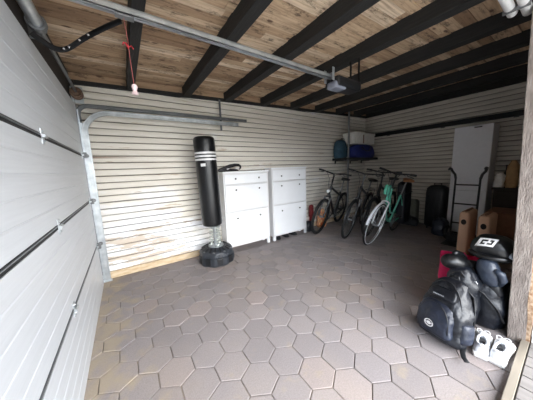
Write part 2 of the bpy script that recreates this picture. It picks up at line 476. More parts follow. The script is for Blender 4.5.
# dark strip standing in for the thin shade line atop the back wall
mb = MB(); a, b_ = XL - .05, XR
vs = []
for x in (a, b_):
    for y in (YB - .045, YB + .05):
        vs += [(x, y, zb(x) + .002), (x, y, zb(x) + .045)]
FQ = [[0, 1, 3, 2], [4, 6, 7, 5], [0, 4, 5, 1], [2, 3, 7, 6], [0, 2, 6, 4], [1, 5, 7, 3]]
mb.add(vs, FQ)
shade_strip = mb.build('trim_3', 'beam'); struct(shade_strip, 'dark strip standing in for shade along the top of the back wall', 'trim')
vs = []
for x in (a, b_):
    for y in (YB - .040, YB + .05):
        vs += [(x, y, zb(x) + .045), (x, y, cz(x) + .03)]
mb = MB(); mb.tone = .25; mb.add(vs[:0] + vs, FQ); mb.build('blocking_board', 'plank', shade_strip)
mb = MB().box((XR - .05, -.2, zb(XR)), (XR + .05, YB, cz(XR) + .03)); struct(mb.build('trim_4', 'beam'), 'dark wall plate along the top of the right wall', 'trim')
# beams
beam_x = [(0.165, 0.245), (0.855, 0.955), (1.505, 1.615), (2.215, 2.325), (2.93, 3.04), (3.63, 3.74), (4.33, 4.44), (5.03, 5.14)]
ordn = ['closest to the garage door', 'second from the garage door', 'third from the garage door, its far end over the gap between the cabinets', 'fourth from the garage door, passing behind the motor', 'fifth from the garage door, first past the motor', 'sixth from the garage door', 'seventh from the garage door', 'deep in shade closest to the right wall']
for (x0, x1), t in zip(beam_x, ordn):
    mb = MB(); n = 14; vs = []; fs = []
    for i in range(n + 1):
        y = -1.2 + (YB + 1.2) * i / n
        wv = noise.noise(V((x0 * 3, y * 2, 1))) * .001
        for (x, z) in ((x0, 0), (x1, 0), (x1, BD + .012), (x0, BD + .012)):
            vs.append((x + wv, y, zb((x0 + x1) / 2) + z + (wv if z == 0 else 0)))
    for i in range(n):
        for k in range(4):
            l = (k + 1) % 4; fs.append([i * 4 + k, i * 4 + l, (i + 1) * 4 + l, (i + 1) * 4 + k])
    fs.append([3, 2, 1, 0]); fs.append([n * 4 + k for k in range(4)])
    mb.add(vs, fs); o = mb.build('ceiling_beam', 'beam', bevel=.004)
    tag(o, 'dark ceiling beam, ' + t, 'beam', 'dark beams under the plank ceiling')

# deck at the threshold, bottom right
dk = empty('wooden_deck', (1.4, -0.3, 0)); tag(dk, 'low grey board deck with beige edge at bottom right, beside the shoes', 'deck')
MB().box((-0.95, 0.385, 0), (1.0, 0.425, 0.04)).build('edge_board', 'deck_edge', dk, bevel=.003)
x = -0.95
while x < 0.95:
    MB().box((x, -0.45, 0.005), (x + 0.107, 0.380, 0.038)).build('deck_board', 'deck', dk, bevel=.004); x += 0.115

# ------------------------------------------------------------------ garage door
dr = empty('door_1', (XL, 1.65, 0)); struct(dr, 'white sectional garage door with woodgrain panels forming the left side', 'door')
seams = [0.0, 0.53, 1.08, 1.615, 2.20]
YD0, YD1 = -1.62, 1.63
for i in range(4):
    z0, z1 = seams[i] + .016 * (i > 0), seams[i + 1] - .016
    prof = [(z0, -.03), (z0, 0)]
    ng = 5
    for g_ in range(1, ng):
        zz = z0 + (z1 - z0) * g_ / ng
        prof += [(zz - .006, 0), (zz - .002, -.003), (zz + .002, -.003), (zz + .006, 0)]
    prof += [(z1, 0), (z1, -.03)]
    vs = [(off, YD0, z) for z, off in prof] + [(off, YD1, z) for z, off in prof]; k = len(prof)
    fs = [[j, j + 1, k + j + 1, k + j] for j in range(k - 1)] + [list(range(k)), [k + j for j in range(k)][::-1], [0, k, 2 * k - 1, k - 1]]
    MB().add(vs, fs).build('door_panel', 'door', dr)
for i in (1, 2, 3):
    z = seams[i]
    MB().box((-.028, YD0, z - .018), (-.004, YD1, z + .018)).build('seam_seal', 'seal', dr)
    MB().box((-.006, YD0, z + .003), (0.003, YD1, z + .008)).build('seam_strip', 'seal_grey', dr)
    for yh in (0.10, 1.52, -1.3):
        h = MB(); h.box((0, yh - .02, z - .045), (.005, yh + .02, z + .045)); h.tube([(.012, yh - .028, z), (.012, yh + .028, z)], .010, 8)
        h.tube([(.004, yh, z + .028), (.012, yh, z + .028)], .006, 6); h.tube([(.004, yh, z - .028), (.012, yh, z - .028)], .006, 6)
        ho = h.build('hinge', 'galv', dr, smooth='auto')
    # roller at the track
    r = MB(); r.tube([(.03, 1.55, z), (.03, 1.66, z)], .006, 8); r.tube([(.03, 1.635, z), (.03, 1.66, z)], .022, 14); r.box((0, 1.52, z - .03), (.04, 1.57, z + .03))
    r.build('roller', 'galv_dull', dr, smooth='auto')

# tracks (vertical + curve + horizontal, two of them)
def channel(mb, pts, side, w=0.055, d=0.022, t=0.003):
    # C-section swept along pts in the x-z plane; opening faces -y side
    P = [V(p) for p in pts]; N = len(P)
    prof = [(-w / 2, 0), (-w / 2, d), (w / 2, d), (w / 2, 0)]
    inner = [(w / 2 - t, 0), (w / 2 - t, d - t), (-w / 2 + t, d - t), (-w / 2 + t, 0)]
    pr = prof + inner; k = len(pr); vs = []
    for i, p in enumerate(P):
        tt = (P[min(i + 1, N - 1)] - P[max(i - 1, 0)]).normalized()
        nrm = V((tt.z, 0, -tt.x))
        for a, b_ in pr: vs.append(p + nrm * a + V((0, b_ * side, 0)))
    fs = []
    for i in range(N - 1):
        for j in range(k):
            l = (j + 1) % k; fs.append([i * k + j, i * k + l, (i + 1) * k + l, (i + 1) * k + j])
    fs.append(list(range(k))); fs.append([(N - 1) * k + j for j in range(k)][::-1])
    mb.add(vs, fs)
tr = empty('garage_door_track', (XL + .04, 3.32, 0)); tag(tr, 'galvanised door track rising beside the back wall and bending along it', 'track')
R_ = 0.27
pts = [(0, 0, .02), (0, 0, 1.0), (0, 0, 1.86)] + [(R_ - R_ * math.cos(a), 0, 1.86 + R_ * math.sin(a)) for a in [PI / 2 * i / 10 for i in range(1, 11)]] + [(1.0, 0, 2.135), (1.72 + .32, 0, 2.14)]
mb = MB(); channel(mb, pts, 1); mb.build('lower_track', 'galv', tr)
pts = [(-.035, .03, 1.9), (-.035, .03, 2.10)] + [(-.035 + .10 - .10 * math.cos(a), .03, 2.10 + .10 * math.sin(a)) for a in [PI / 2 * i / 6 for i in range(1, 7)]] + [(1.0, .03, 2.21), (2.22, .03, 2.22)]
mb = MB(); channel(mb, pts, 1, w=.045); mb.build('upper_track', 'galv_dull', tr)
mb = MB(); mb.box((-.045, .025, 0), (-.03, .06, 2.15)); mb.box((-.05, .0, 0), (.05, .06, .012)); mb.box((-.03, .024, 0), (.035, .028, 2.0))
mb.build('angle_bracket', 'galv', tr)
for z in (0.53, 1.07, 1.62):
    h = MB(); h.box((-.04, -.012, z - .03), (.03, .0, z + .03)); h.tube([(-.01, -.012, z), (-.01, -.03, z)], .014, 8); h.build('track_bracket', 'galv', tr)
mb = MB(); mb.box((1.725, .052, 2.03), (1.755, .058, 2.51)); mb.box((1.725, .03, 2.03), (1.755, .058, 2.035))
for i in range(9): mb.tube([(1.74, .049, 2.06 + i * .05), (1.74, .0515, 2.06 + i * .05)], .006, 6)
mb.build('hanger_strap', 'galv_dull', tr)

# shaft, spring, drum
sh = empty('torsion_spring', (XL + .03, 0, 2.31)); tag(sh, 'galvanised torsion spring shaft above the garage door with a rusty cable drum', 'spring')
MB().tube([(0, -.1, 0), (0, 3.38, 0)], .013, 12).build('shaft', 'galv_dull', sh, smooth='auto')
mb = MB(); n = 1; turns = 95; L = 2.0
mb.tube([(0, -.1, 0), (0, 1.93, 0)], .032, 20); 
mb.build('spring', 'galv', sh, smooth='auto')
mb = MB(); mb.tube([(0, 1.92, 0), (0, 1.95, 0)], .048, 18); mb.tube([(0, 1.95, 0), (0, 2.0, 0)], .035, 14); mb.box((-.06, 2.02, -.06), (.0, 2.026, .08)); mb.build('end_cone', 'galv_dull', sh, smooth='auto')
mb = MB(); mb.torus((0.0, 3.22, -.01), .045, .014, (1, 0, 0), (0, 0, 1), n=26, m=8); mb.tube([(0, 3.21, -.01), (0, 3.28, -.01)], .030, 22); mb.tube([(0, 3.28, -.01), (0, 3.30, -.01)], .058, 22)
mb.build('cable_drum', 'rust', sh, smooth='auto')
MB().box((-.07, 3.32, -.10), (.05, 3.33, .08)).build('bearing_plate', 'galv', sh)
mb = MB(); mb.tube([(-.03, 3.30, -.03), (-.03, 3.30, -2.2)], .0025, 6); mb.build('cable', 'galv_dull', sh)

# opener: rail, trolley arm, motor
op = empty('garage_door_opener', (0, 1.50, 2.25)); tag(op, 'garage door opener with long steel rail and grey motor under the beams', 'opener')
mb = MB(); mb.box((-.30, -.022, .0), (1.87, -.016, .034)); mb.box((-.30, .016, .0), (1.87, .022, .034)); mb.box((-.30, -.022, .030), (1.87, .022, .036)); mb.box((-.30, -.022, 0), (1.87, -.008, .004)); mb.box((-.30, .008, 0), (1.87, .022, .004))
mb.build('rail', 'galv', op)
mb = MB(); mb.box((1.86, -.075, -.07), (2.26, .10, .03)); mb.build('motor_housing', 'black', op, bevel=.025)
mb = MB(); mb.box((1.84, -.06, -.088), (2.02, .06, -.02)); mb.build('light_cover', 'motor_grey', op, bevel=.02)
mb = MB()
for yy in (-.05, .05): mb.box((1.80, yy - .002, -.03), (1.83, yy + .002, .09))
mb.box((1.80, -.05, .036), (1.83, .05, .04))
mb.build('mounting_bracket', 'galv', op)
for yy in (-.05, .05): MB().box((2.22, yy - .002, .02), (2.25, yy + .002, .265)).build('ceiling_strap', 'black_metal', op)
mb = MB(); mb.box((.06, -.020, -.014), (.15, .020, -.001)); mb.build('trolley', 'galv_dull', op, bevel=.003)
arm_pts = [(-.335, .30, -.066), (-.312, .30, -.086), (-.267, .30, -.116), (-.226, .295, -.127), (-.18, .28, -.112), (-.10, .215, -.070), (.0, .12, -.035), (.09, .045, -.006)]
sm = []
for i in range(len(arm_pts) - 1):
    for k in range(4):
        t = k / 4; p0 = V(arm_pts[max(0, i - 1)]); p1 = V(arm_pts[i]); p2 = V(arm_pts[i + 1]); p3 = V(arm_pts[min(len(arm_pts) - 1, i + 2)])
        sm.append(0.5 * ((2 * p1) + (-p0 + p2) * t + (2 * p0 - 5 * p1 + 4 * p2 - p3) * t * t + (-p0 + 3 * p1 - 3 * p2 + p3) * t ** 3))
sm.append(V(arm_pts[-1]))
mb = MB(); mb.tube(sm, .016, 8, flat=(.25, 1)); ao = mb.build('curved_arm', 'black_metal', op, smooth='auto')
for t in (.50, .58, .68, .76):
    p = sm[int(t * (len(sm) - 1))]
    MB().tube([p + V((0, -.012, 0)), p + V((0, 0, 0))], .006, 8).build('arm_bolt', 'chrome', ao)
# emergency cord
cd = empty('release_cord', (0.10, 1.50, 2.25)); tag(cd, 'red release cord with a pale pull handle hanging from the opener rail', 'cord')
P0, P1 = V((-.0, 0, -.01)), V((.012, 0, -.365))
mb = MB(); mb.tube([P0, P0.lerp(P1, .3) + V((.003, 0, 0)), P0.lerp(P1, .6), P1], .0015, 6); mb.build('string', mat('faded_red_string', (176, 96, 92), .8), cd)
mb = MB(); mb.tube([(0.0, 0, -.150), (.012, .0, -.158), (.02, 0, -.150), (.03, 0, -.165)], .003, 6); mb.tube([(0.0, 0, -.150), (-.014, .0, -.14), (-.02, 0, -.155)], .004, 6); mb.tube([(-.004, 0, -.14), (.006, 0, -.17)], .004, 6); mb.build('knot', 'red_cord', cd)
mb = MB(); mb.lathe([(.004, .045), (.012, .042), (.016, .03), (.012, .018), (.010, .008), (.016, 0), (.018, -.008), (.010, -.014)], 16, Matrix.Translation((.012, 0, -.40))); mb.build('pull_handle', mat('pale_pink_plastic', (214, 190, 190), .5), cd, smooth='auto')

# white tubes laid across under the beams, upper right
for i, (yy, xe, z) in enumerate(((0.375, 2.37, 2.385), (0.312, 2.44, 2.385))):
    mb = MB(); L = 1.1
    prof = [(.024, 0), (.024, .02)] + [(.022, .02), (.022, L - .02), (.024, L - .02), (.024, L)]
    mt = Matrix.Translation((xe - L, yy, z)) @ Matrix.Rotation(PI / 2, 4, 'Y')
    root = MB().lathe([(.023, 0), (.026, .004), (.026, L - .004), (.023, L)], 20, mt).build('white_pipe', 'white_plastic', smooth='auto')
    tag(root, ['white pipe under the beams at upper right, the one farther from the post', 'white pipe under the beams at upper right, the one closer to the post'][i], 'pipe', 'white pipes stored under the ceiling')
    for xc in (2.27, 1.54):
        mb = MB(); mb.box((xc - .01, yy - .030, z - .030), (xc + .01, yy + .030, z + .03)); mb.box((xc - .003, yy - .003, z + .02), (xc + .003, yy + .003, zb(xc) + .002)); mb.build('pipe_clip', 'galv_dull', root)

# ------------------------------------------------------------------ punching bag
pb = empty('punching_bag', (1.065, 3.03, 0)); tag(pb, 'freestanding black punching bag with three white stripes on a black round base', 'punching bag')
def lobes(a, z): return 1 + 0.03 * math.cos(a * 9) * (1 if z < .2 else .4)
mb = MB(); mb.lathe([(.262, 0), (.278, .012), (.285, .05), (.285, .120), (.272, .130), (.274, .140), (.276, .185), (.262, .205), (.21, .232), (.16, .247), (.10, .254)], 72, mod=lobes)
bs = mb.build('base', mat('charcoal_base_plastic', (44, 48, 54), .5), pb, smooth='auto'); bs.scale = (.9, .9, 1)
for k in range(9):
    a = 2 * PI * (k + .5) / 9
    mt = Matrix.Rotation(a, 4, 'Z')
    MB().box((.262, -.045, .03), (.292, .045, .13), mt).build('base_rib', 'black', bs, bevel=.008)
mb = MB()
for k in range(9):
    a = 2 * PI * k / 9; mt = Matrix.Rotation(a, 4, 'Z') @ Matrix.Translation((.250, 0, .212)) @ Matrix.Rotation(.5, 4, 'Y')
    MB().box((-.012, -.018, -.006), (.012, .018, .008), mt).build('base_bolt', 'galv_dull', bs, bevel=.003)
for k in range(18):
    a = 2 * PI * (k + .25) / 18; mt = Matrix.Rotation(a, 4, 'Z') @ Matrix.Translation((.215, 0, .232)) @ Matrix.Rotation(.45, 4, 'Y')
    MB().box((-.045, -.012, -.012), (.040, .012, .012), mt).build('shoulder_rib', 'black', bs, bevel=.004)
# raised pale lettering-like moulding on the front of the base
mb = MB()
for k in range(9):
    a = -PI / 2 - .42 + k * .095
    mt = Matrix.Rotation(a, 4, 'Z')
    hgt = .030
    mb.box((.268, -.009, .145), (.284, -.005, .145 + hgt), mt)
    if k % 3 != 1: mb.box((.268, .003, .145), (.284, .007, .145 + hgt), mt)
    if k % 2 == 0: mb.box((.268, -.009, .171), (.284, .007, .175), mt)
    else: mb.box((.268, -.009, .145), (.284, .007, .149), mt)
mb.build('raised_mark', mat('worn_grey_moulding', (96, 100, 106), .5), bs)
# springs
mb = MB()
for (ox, oy) in ((.0, -.075), (.07, .035), (-.07, .035)):
    pts = [V((ox * (1 - .35 * t) + .026 * math.cos(t * 44), oy * (1 - .35 * t) + .026 * math.sin(t * 44), .25 + .30 * t)) for t in [i / 90 for i in range(91)]]
    mb.tube(pts, .008, 6)
mb.build('coil_spring', 'coil', pb, smooth='auto')
mb = MB(); mb.lathe([(.115, .245), (.115, .262), (.03, .266), (.03, .53), (.075, .535), (.075, .55), (.025, .512), (.025, .60)], 24)
mb.build('neck', 'galv', pb, smooth='auto')
# bag, leaning slightly
bx = Matrix.Translation((-.03, 0, .575)) @ Matrix.Rotation(math.atan2(-.035, 1.3), 4, 'Y')
BL = 1.285; BR = .147
prof = [(.05, 0), (.12, .004), (.142, .02), (BR, .05), (BR, .4), (BR + .002, .8), (BR, 1.235), (.140, 1.268), (.12, BL), (.05, BL + .006)]
bg = MB().lathe(prof, 48, bx).build('bag', 'vinyl', pb, smooth='auto')
for zz in (1.060, 1.015, .970):
    MB().lathe([(BR + .0005, zz - .013), (BR + .003, zz - .013), (BR + .003, zz + .013), (BR + .0005, zz + .013)], 48, bx).build('white_stripe', 'white_print', bg, smooth='auto')
mb = MB(); vs = []; 
for i in range(7):
    a = -PI / 2 - .85 + i * .075
    for z in (.875, .915): vs.append(bx @ V(((BR + .0035) * math.cos(a), (BR + .0035) * math.sin(a), z)))
    for z in (.875, .915): vs.append(bx @ V(((BR + .0005) * math.cos(a), (BR + .0005) * math.sin(a), z)))
fs = []
for i in range(6):
    a, b_ = i * 4, i * 4 + 4; fs += [[a, b_, b_ + 1, a + 1], [a + 2, a + 3, b_ + 3, b_ + 2], [a, a + 2, b_ + 2, b_], [a + 1, b_ + 1, b_ + 3, a + 3]]
fs += [[0, 1, 3, 2], [24, 26, 27, 25]]
mb.add(vs, fs); mb.build('maker_label', 'white_print', bg)

# ------------------------------------------------------------------ shoe cabinets
def cabinet(loc, rz, H, W, label):
    D = .22
    r = empty('shoe_cabinet', loc, rz); tag(r, label, 'cabinet', 'two white shoe cabinets on the back wall')
    c = MB(); t = .022
    c.box((0, 0, .075), (t, D, H - .022)); c.box((W - t, 0, .075), (W, D, H - .022)); c.box((t, D - .01, .075), (W - t, D, H - .022))
    c.box((t, .005, .085), (W - t, D - .01, .105)); c.box((t, .008, 1.135), (W - t, D - .01, 1.15)); c.box((t, .008, .69), (W - t, D - .01, .708))
    c.box((t, 0, H - .045), (W - t, .02, H - .022))
    c.build('body', 'white_side', r, bevel=.002)
    MB().box((-.012, -.016, H - .022), (W + .012, D, H)).build('top', 'white', r, bevel=.004)
    for x0, x1 in ((0, .05), (W - .05, W)):
        MB().box((x0, 0, 0), (x1, .04, .10)).build('leg', 'white', r, bevel=.003)
    for x0 in (.002, W - .042): MB().box((x0, D - .04, 0), (x0 + .04, D, .10)).build('leg', 'white', r)
    def front(name, z0, z1, kz):
        f = MB(); f.box((t + .004, -.006, z0), (W - t - .004, .012, z1))
        fo = f.build(name, 'white', r, bevel=.003)
        for kx in (.24 * W, .76 * W):
            MB().lathe([(.005, 0), (.006, .012), (.013, .016), (.015, .022), (.010, .028)], 14, Matrix.Translation((kx, -.005, kz)) @ Matrix.Rotation(PI / 2, 4, 'X')).build('knob', 'black_metal', fo, smooth='auto')
    front('drawer', 1.155, H - .05, 1.24)
    front('tilting_door', .712, 1.13, 1.055)
    front('tilting_door', .112, .686, .575)
    return r
cabinet((1.31, 3.175, 0), 0, 1.36, .865, 'white shoe cabinet just right of the punching bag, black item on top')
cabinet((2.255, 3.165, 0), 0, 1.40, .868, 'white shoe cabinet nearer the bicycles, with a bare top')

# black saddle-like carrier on the first cabinet
hl = empty('bicycle_helmet', (1.47, 3.26, 1.36)); tag(hl, 'small black open-looped bicycle helmet lying on top of the shoe cabinet', 'helmet')
off = V((1.47, 3.26, 1.36))
pts = [(1.245, 3.26, 1.383), (1.30, 3.25, 1.395), (1.38, 3.24, 1.420), (1.47, 3.24, 1.450), (1.56, 3.245, 1.466), (1.63, 3.25, 1.466), (1.672, 3.26, 1.445), (1.675, 3.27, 1.415), (1.65, 3.27, 1.392)]
mb = MB(); mb.tube([V(p) - off for p in pts], [.010, .023, .029, .030, .026, .022, .019, .015, .010], 12); mb.build('shell', 'black', hl, smooth='auto')
mb = MB(); mb.tube([V(p) - off for p in ((1.28, 3.24, 1.379), (1.38, 3.23, 1.386), (1.48, 3.23, 1.388), (1.57, 3.235, 1.384), (1.62, 3.25, 1.378))], [.012, .022, .024, .020, .010], 10); mb.build('rim', 'black', hl, smooth='auto')
MB().tube([V((1.56, 3.225, 1.408)) - off, V((1.60, 3.23, 1.420)) - off, V((1.635, 3.24, 1.408)) - off], [.008, .014, .008], 8).build('buckle', 'white_print', hl, smooth='auto')  # white piece stands in for the highlight at the loop
MB().tube([V((1.40, 3.206, 1.402)) - off, V((1.44, 3.206, 1.410)) - off], .008, 8).build('side_mark', 'white_print', hl, smooth='auto')

# low black shoes under second cabinet and bag beside it
for i, (x, lab) in enumerate(((2.42, 'black slipper in the shade under the second cabinet, left one'), (2.62, 'black slipper in the shade under the second cabinet, middle one'), (2.82, 'black slipper in the shade under the second cabinet, right one'))):
    mt = Matrix.Translation((x, 3.27, 0)) @ Matrix.Rotation(.25 * i - .3, 4, 'Z')
    o = MB().loft([(0, 0, 0, .05, .10, 2.5), (0, 0, .02, .052, .105, 2.5), (0, .01, .05, .045, .09, 2.2), (0, .03, .065, .03, .05, 2)], 20, mt).build('slipper', 'black', smooth='auto')
    tag(o, lab, 'slipper', 'slippers under the cabinet')
o = MB().loft([(0, 0, 0, .13, .09, 3), (0, 0, .03, .14, .10, 3), (0, 0, .14, .13, .09, 2.6), (0, 0, .20, .09, .05, 2.2), (0, 0, .215, .04, .02, 2)], 24, Matrix.Translation((3.27, 3.25, 0)) @ Matrix.Diagonal((.85, 1, 1, 1)), wob=.015).build('black_sack', 'charcoal', smooth=True)
tag(o, 'small black sack on the floor between cabinet and first bicycle', 'sack')

# ------------------------------------------------------------------ bicycles
def bicycle(name, loc, head, lean, label, P):
    """local: +x points backwards from the front wheel contact (origin) to the rear; z up"""
    r = empty(name, loc); r.rotation_euler = (lean, 0, head)
    tag(r, label, 'bicycle')
    s = 1.08; WR = .355 * s; WB = 1.08 * s
    tw = P.get('tyre', .022)
    def wheel(nm, x):
        w = MB().torus((x, 0, WR), WR - tw, tw, (1, 0, 0), (0, 0, 1), n=56, m=10).build(nm, 'tyre', r, smooth=True)
        if P.get('whitewall') and x == 0:
            k = MB(); k.torus((x, .012, WR), WR - tw * 1.9, .007, (1, 0, 0), (0, 0, 1), n=56, m=6); k.torus((x, -.012, WR), WR - tw * 1.9, .007, (1, 0, 0), (0, 0, 1), n=56, m=6); k.build('tyre_sidewall', 'fender_white', w, smooth=True)
        MB().torus((x, 0, WR), WR - 2 * tw - .006, .011, (1, 0, 0), (0, 0, 1), n=56, m=8).build('rim', P['rim'], w, smooth=True)
        sp = MB(); n = 28
        for i in range(n):
            a = 2 * PI * i / n; sy = .025 if i % 2 else -.025; a2 = a + (.5 if (i // 2) % 2 else -.5)
            sp.tube([(x + .02 * math.cos(a2), sy, WR + .02 * math.sin(a2)), (x + (WR - 2 * tw - .01) * math.cos(a), 0, WR + (WR - 2 * tw - .01) * math.sin(a))], .0013, 4, caps=False)
        sp.build('spokes', 'chrome', w)
        MB().tube([(x, -.045, WR), (x, -.02, WR), (x, .02, WR), (x, .045, WR)], [.012, .024, .024, .012], 12).build('hub', 'galv_dull', w, smooth='auto')
        return w
    wheel('front_wheel', 0); wheel('rear_wheel', WB)
    # geometry
    HT = V((.21, 0, .92)) * s; HB = V((.165, 0, .76)) * s          # head tube top/bottom
    BB = V((.655, 0, .285)) * s; ST = V((.80, 0, .76)) * s; SD = V((.86, 0, P.get('saddle', .98))) * s; RA = V((WB, 0, WR))
    f = MB()
    f.tube([HB - (HT - HB) * .1, HT + (HT - HB) * .1], .024 * s, 12)
    rt = P.get('tube', .018) * s
    if P.get('step'):
        f.tube([HB + V((.01, 0, .02)), V((.30, 0, .52)) * s, V((.45, 0, .36)) * s, BB], rt * 1.15, 12)
        f.tube([HT + V((.01, 0, -.03)), V((.36, 0, .66)) * s, V((.52, 0, .48)) * s, BB.lerp(ST, .3)], rt * .9, 12)
    else:
        f.tube([HB + V((.01, 0, .02)), BB], rt * 1.2, 12); f.tube([HT + V((.01, 0, -.02)), BB.lerp(ST, P.get('top', .92))], rt, 12)
    f.tube([BB, ST], rt, 12)
    for q in (-1, 1):
        f.tube([BB + V((.02, .03 * q, 0)), BB + V((.10, .055 * q, .01)), RA + V((0, .065 * q, 0))], rt * .6, 8)
        f.tube([BB.lerp(ST, .93) + V((.01, .02 * q, 0)), RA + V((-.05, .06 * q, .09)), RA + V((0, .065 * q, 0))], rt * .5, 8)
    f.tube([BB + V((0, -.04, 0)), BB + V((0, .04, 0))], .026, 12)
    f.build('frame', P['frame'], r, smooth='auto')
    fk = MB(); top = HB - (HT - HB) * .15
    for q in (-1, 1):
        fk.tube([top + V((0, .0, 0)), top + V((-.004, .055 * q, -.02)), V((.06, .058 * q, .56)) * s, V((.0, .055 * q, 0)) + V((0, 0, WR))], P.get('forkr', .012) * s, 10)
    fk.build('fork', P['fork'], r, smooth='auto')
    if P.get('sus'):
        st_ = MB()
        for q in (-1, 1): st_.tube([top + V((-.004, .055 * q, -.02)), V((.085, .057 * q, .60)) * s], .019 * s, 10)
        st_.build('fork_stanchion', P['sus'], r, smooth='auto')
    # steering
    hh = V((.235, 0, P.get('bar', 1.06))) * s
    MB().tube([HT, hh + V((-.01, 0, -.02)), hh + V((-.06, 0, .01))], .015, 10).build('stem', P.get('stem', 'black_metal'), r, smooth='auto')
    bw = P.get('barw', .33); c0 = hh + V((-.06, 0, .01))
    if P.get('swept'):
        pp = [c0 + V((.17, bw, .02)), c0 + V((.07, bw, .035)), c0 + V((-.01, bw * .75, .04)), c0 + V((-.02, bw * .3, .02)), c0]
    else:
        pp = [c0 + V((.05, bw, .03)), c0 + V((.025, bw * .6, .025)), c0 + V((.0, bw * .25, .01)), c0]
    pp = pp + [V((p.x, -p.y, p.z)) for p in pp[-2::-1]]
    hb = MB().tube(pp, .0125, 10).build('handlebar', 'black_metal', r, smooth='auto')
    for q in (0, -1):
        a = pp[q]; b_ = pp[1] if q == 0 else pp[-2]
        MB().tube([a, a.lerp(b_, .95 if P.get('swept') else .75)], .019, 10).build('grip', P.get('grip', 'black'), hb, smooth='auto')
        e = a.lerp(b_, .9); sg = 1 if a.y > 0 else -1
        MB().tube([e + V((-.02, -.02 * sg, -.01)), e + V((-.06, 0, -.02)), e + V((-.055, .09 * sg, -.03))], .006, 6).build('brake_lever', P.get('lever', 'black_metal'), hb, smooth='auto')
    cab = MB()
    for q in (-1, 1):
        cab.tube([c0 + V((0, .15 * q, .0)), c0 + V((-.09, .10 * q, .02)), c0 + V((-.09, .03 * q, -.10)), HB + V((-.03, .02 * q, .03))], .004, 6)
    cab.build('brake_cable', 'black', hb, smooth=True)
    # saddle
    MB().tube([ST, SD], .0135, 10).build('seat_post', 'galv_dull', r, smooth='auto')
    mt = Matrix.Translation(SD + V((.0, 0, .02))) @ Matrix.Rotation(PI / 2, 4, 'Y')
    MB().loft([(0, 0, -.15, .010, .014, 2), (.0, 0, -.14, .018, .022, 2.2), (0, 0, -.05, .022, .035, 2.4), (0, 0, .03, .026, .065, 2.4), (0, 0, .10, .034, .10, 2.6), (0, 0, .135, .022, .085, 2.4), (0, 0, .145, .01, .05, 2)], 20, mt).build('saddle', P.get('sad', 'black'), r, smooth='auto')
    # crank set
    ck = MB(); ck.torus(BB + V((0, -.05, 0)), .085, .006, (1, 0, 0), (0, 0, 1), n=30, m=6); 
    for i in range(5): ck.tube([BB + V((0, -.05, 0)), BB + V((.085 * math.cos(i * 1.2566), -.05, .085 * math.sin(i * 1.2566)))], .006, 5)
    ck.tube([BB + V((0, -.05, 0)), BB + V((.0, -.075, 0)), BB + V((-.05, -.085, .165))], .011, 8); ck.tube([BB + V((0, .03, 0)), BB + V((0, .075, 0)), BB + V((.05, .085, -.165))], .011, 8)
    cko = ck.build('crank_set', 'galv_dull', r, smooth='auto')
    for c_, sg in ((BB + V((-.05, -.13, .165)), -1), (BB + V((.05, .13, -.165)), 1)):
        MB().box((c_.x - .045, c_.y - .045, c_.z - .012), (c_.x + .045, c_.y + .045, c_.z + .012)).build('pedal', 'black', cko, bevel=.006)
    ch = MB(); ch.tube([BB + V((0, -.05, .085)), RA + V((0, -.05, .04))], .005, 6); ch.tube([BB + V((0, -.05, -.085)), RA + V((0, -.05, -.04))], .005, 6); ch.torus(RA + V((0, -.05, 0)), .04, .006, (1, 0, 0), (0, 0, 1), n=18, m=5)
    ch.build('chain', 'black_metal', r, smooth='auto')
    if P.get('fender'):
        for nm, x, a0, a1 in (('front_mudguard', 0, .50, PI - .22), ('rear_mudguard', WB, -.45, PI - .55)):
            fs_ = MB(); n = 26; RR = WR + .022; vs = []; fw = .019
            for i in range(n + 1):
                a = a0 + (a1 - a0) * i / n
                for k, (dy, dr) in enumerate(((-fw, -.014), (-fw * .6, -.002), (0, .003), (fw * .6, -.002), (fw, -.014), (fw * .55, -.006), (0, -.001), (-fw * .55, -.006))):
                    vs.append((x + (RR + dr) * math.cos(a), dy, WR + (RR + dr) * math.sin(a)))
            fc = []
            for i in range(n):
                for k in range(8):
                    l = (k + 1) % 8; fc.append([i * 8 + k, i * 8 + l, i * 8 + 8 + l, i * 8 + 8 + k])
            fc.append(list(range(8))); fc.append([n * 8 + k for k in range(8)])
            fs_.add(vs, fc)
            for q in (-1, 1): 
                a = a1 - .35 if x == 0 else a0 + .5
                fs_.tube([(x, .05 * q, WR), (x + RR * math.cos(a), fw * q, WR + RR * math.sin(a))], .003, 5)
            fs_.build(nm, P['fender'] if x == 0 else P.get('rear_fender', P['fender']), r, smooth='auto')
    ks = MB(); ks.tube([BB + V((.10, .05, -.02)), V((BB.x + .16, .06 + .12, .012))], .010, 8); ks.build('kickstand', 'black_metal', r, smooth='auto')
    if P.get('lamp'):
        MB().lathe([(.012, 0), (.03, .012), (.034, .05), (.030, .056)], 16, Matrix.Translation(HB + V((-.03, 0, .09))) @ Matrix.Rotation(-PI / 2, 4, 'Y')).build('headlamp', P['lamp'], r, smooth='auto')
    if P.get('rack'):
        k = MB(); zt = .80 * s
        for q in (-1, 1):
            k.tube([(WB - .30, .06 * q, zt), (WB + .18, .06 * q, zt)], .006, 6); k.tube([(WB + .02, .06 * q, zt), (RA.x, .07 * q, RA.z)], .006, 6)
        for i in range(5): k.tube([(WB - .28 + i * .11, -.06, zt), (WB - .28 + i * .11, .06, zt)], .005, 6)
        k.build('rear_rack', 'black_metal', r)
    if P.get('front_bag'):
        mt = Matrix.Translation(HB + V((-.11, 0, .10)))
        MB().loft([(0, 0, -.07, .05, .055, 3), (0, 0, -.05, .058, .065, 3.5), (0, 0, .07, .058, .065, 3.5), (0, 0, .085, .05, .055, 3)], 20, mt).build('handlebar_pouch', P['front_bag'], r, smooth='auto')
    return r
LN = math.radians(12)
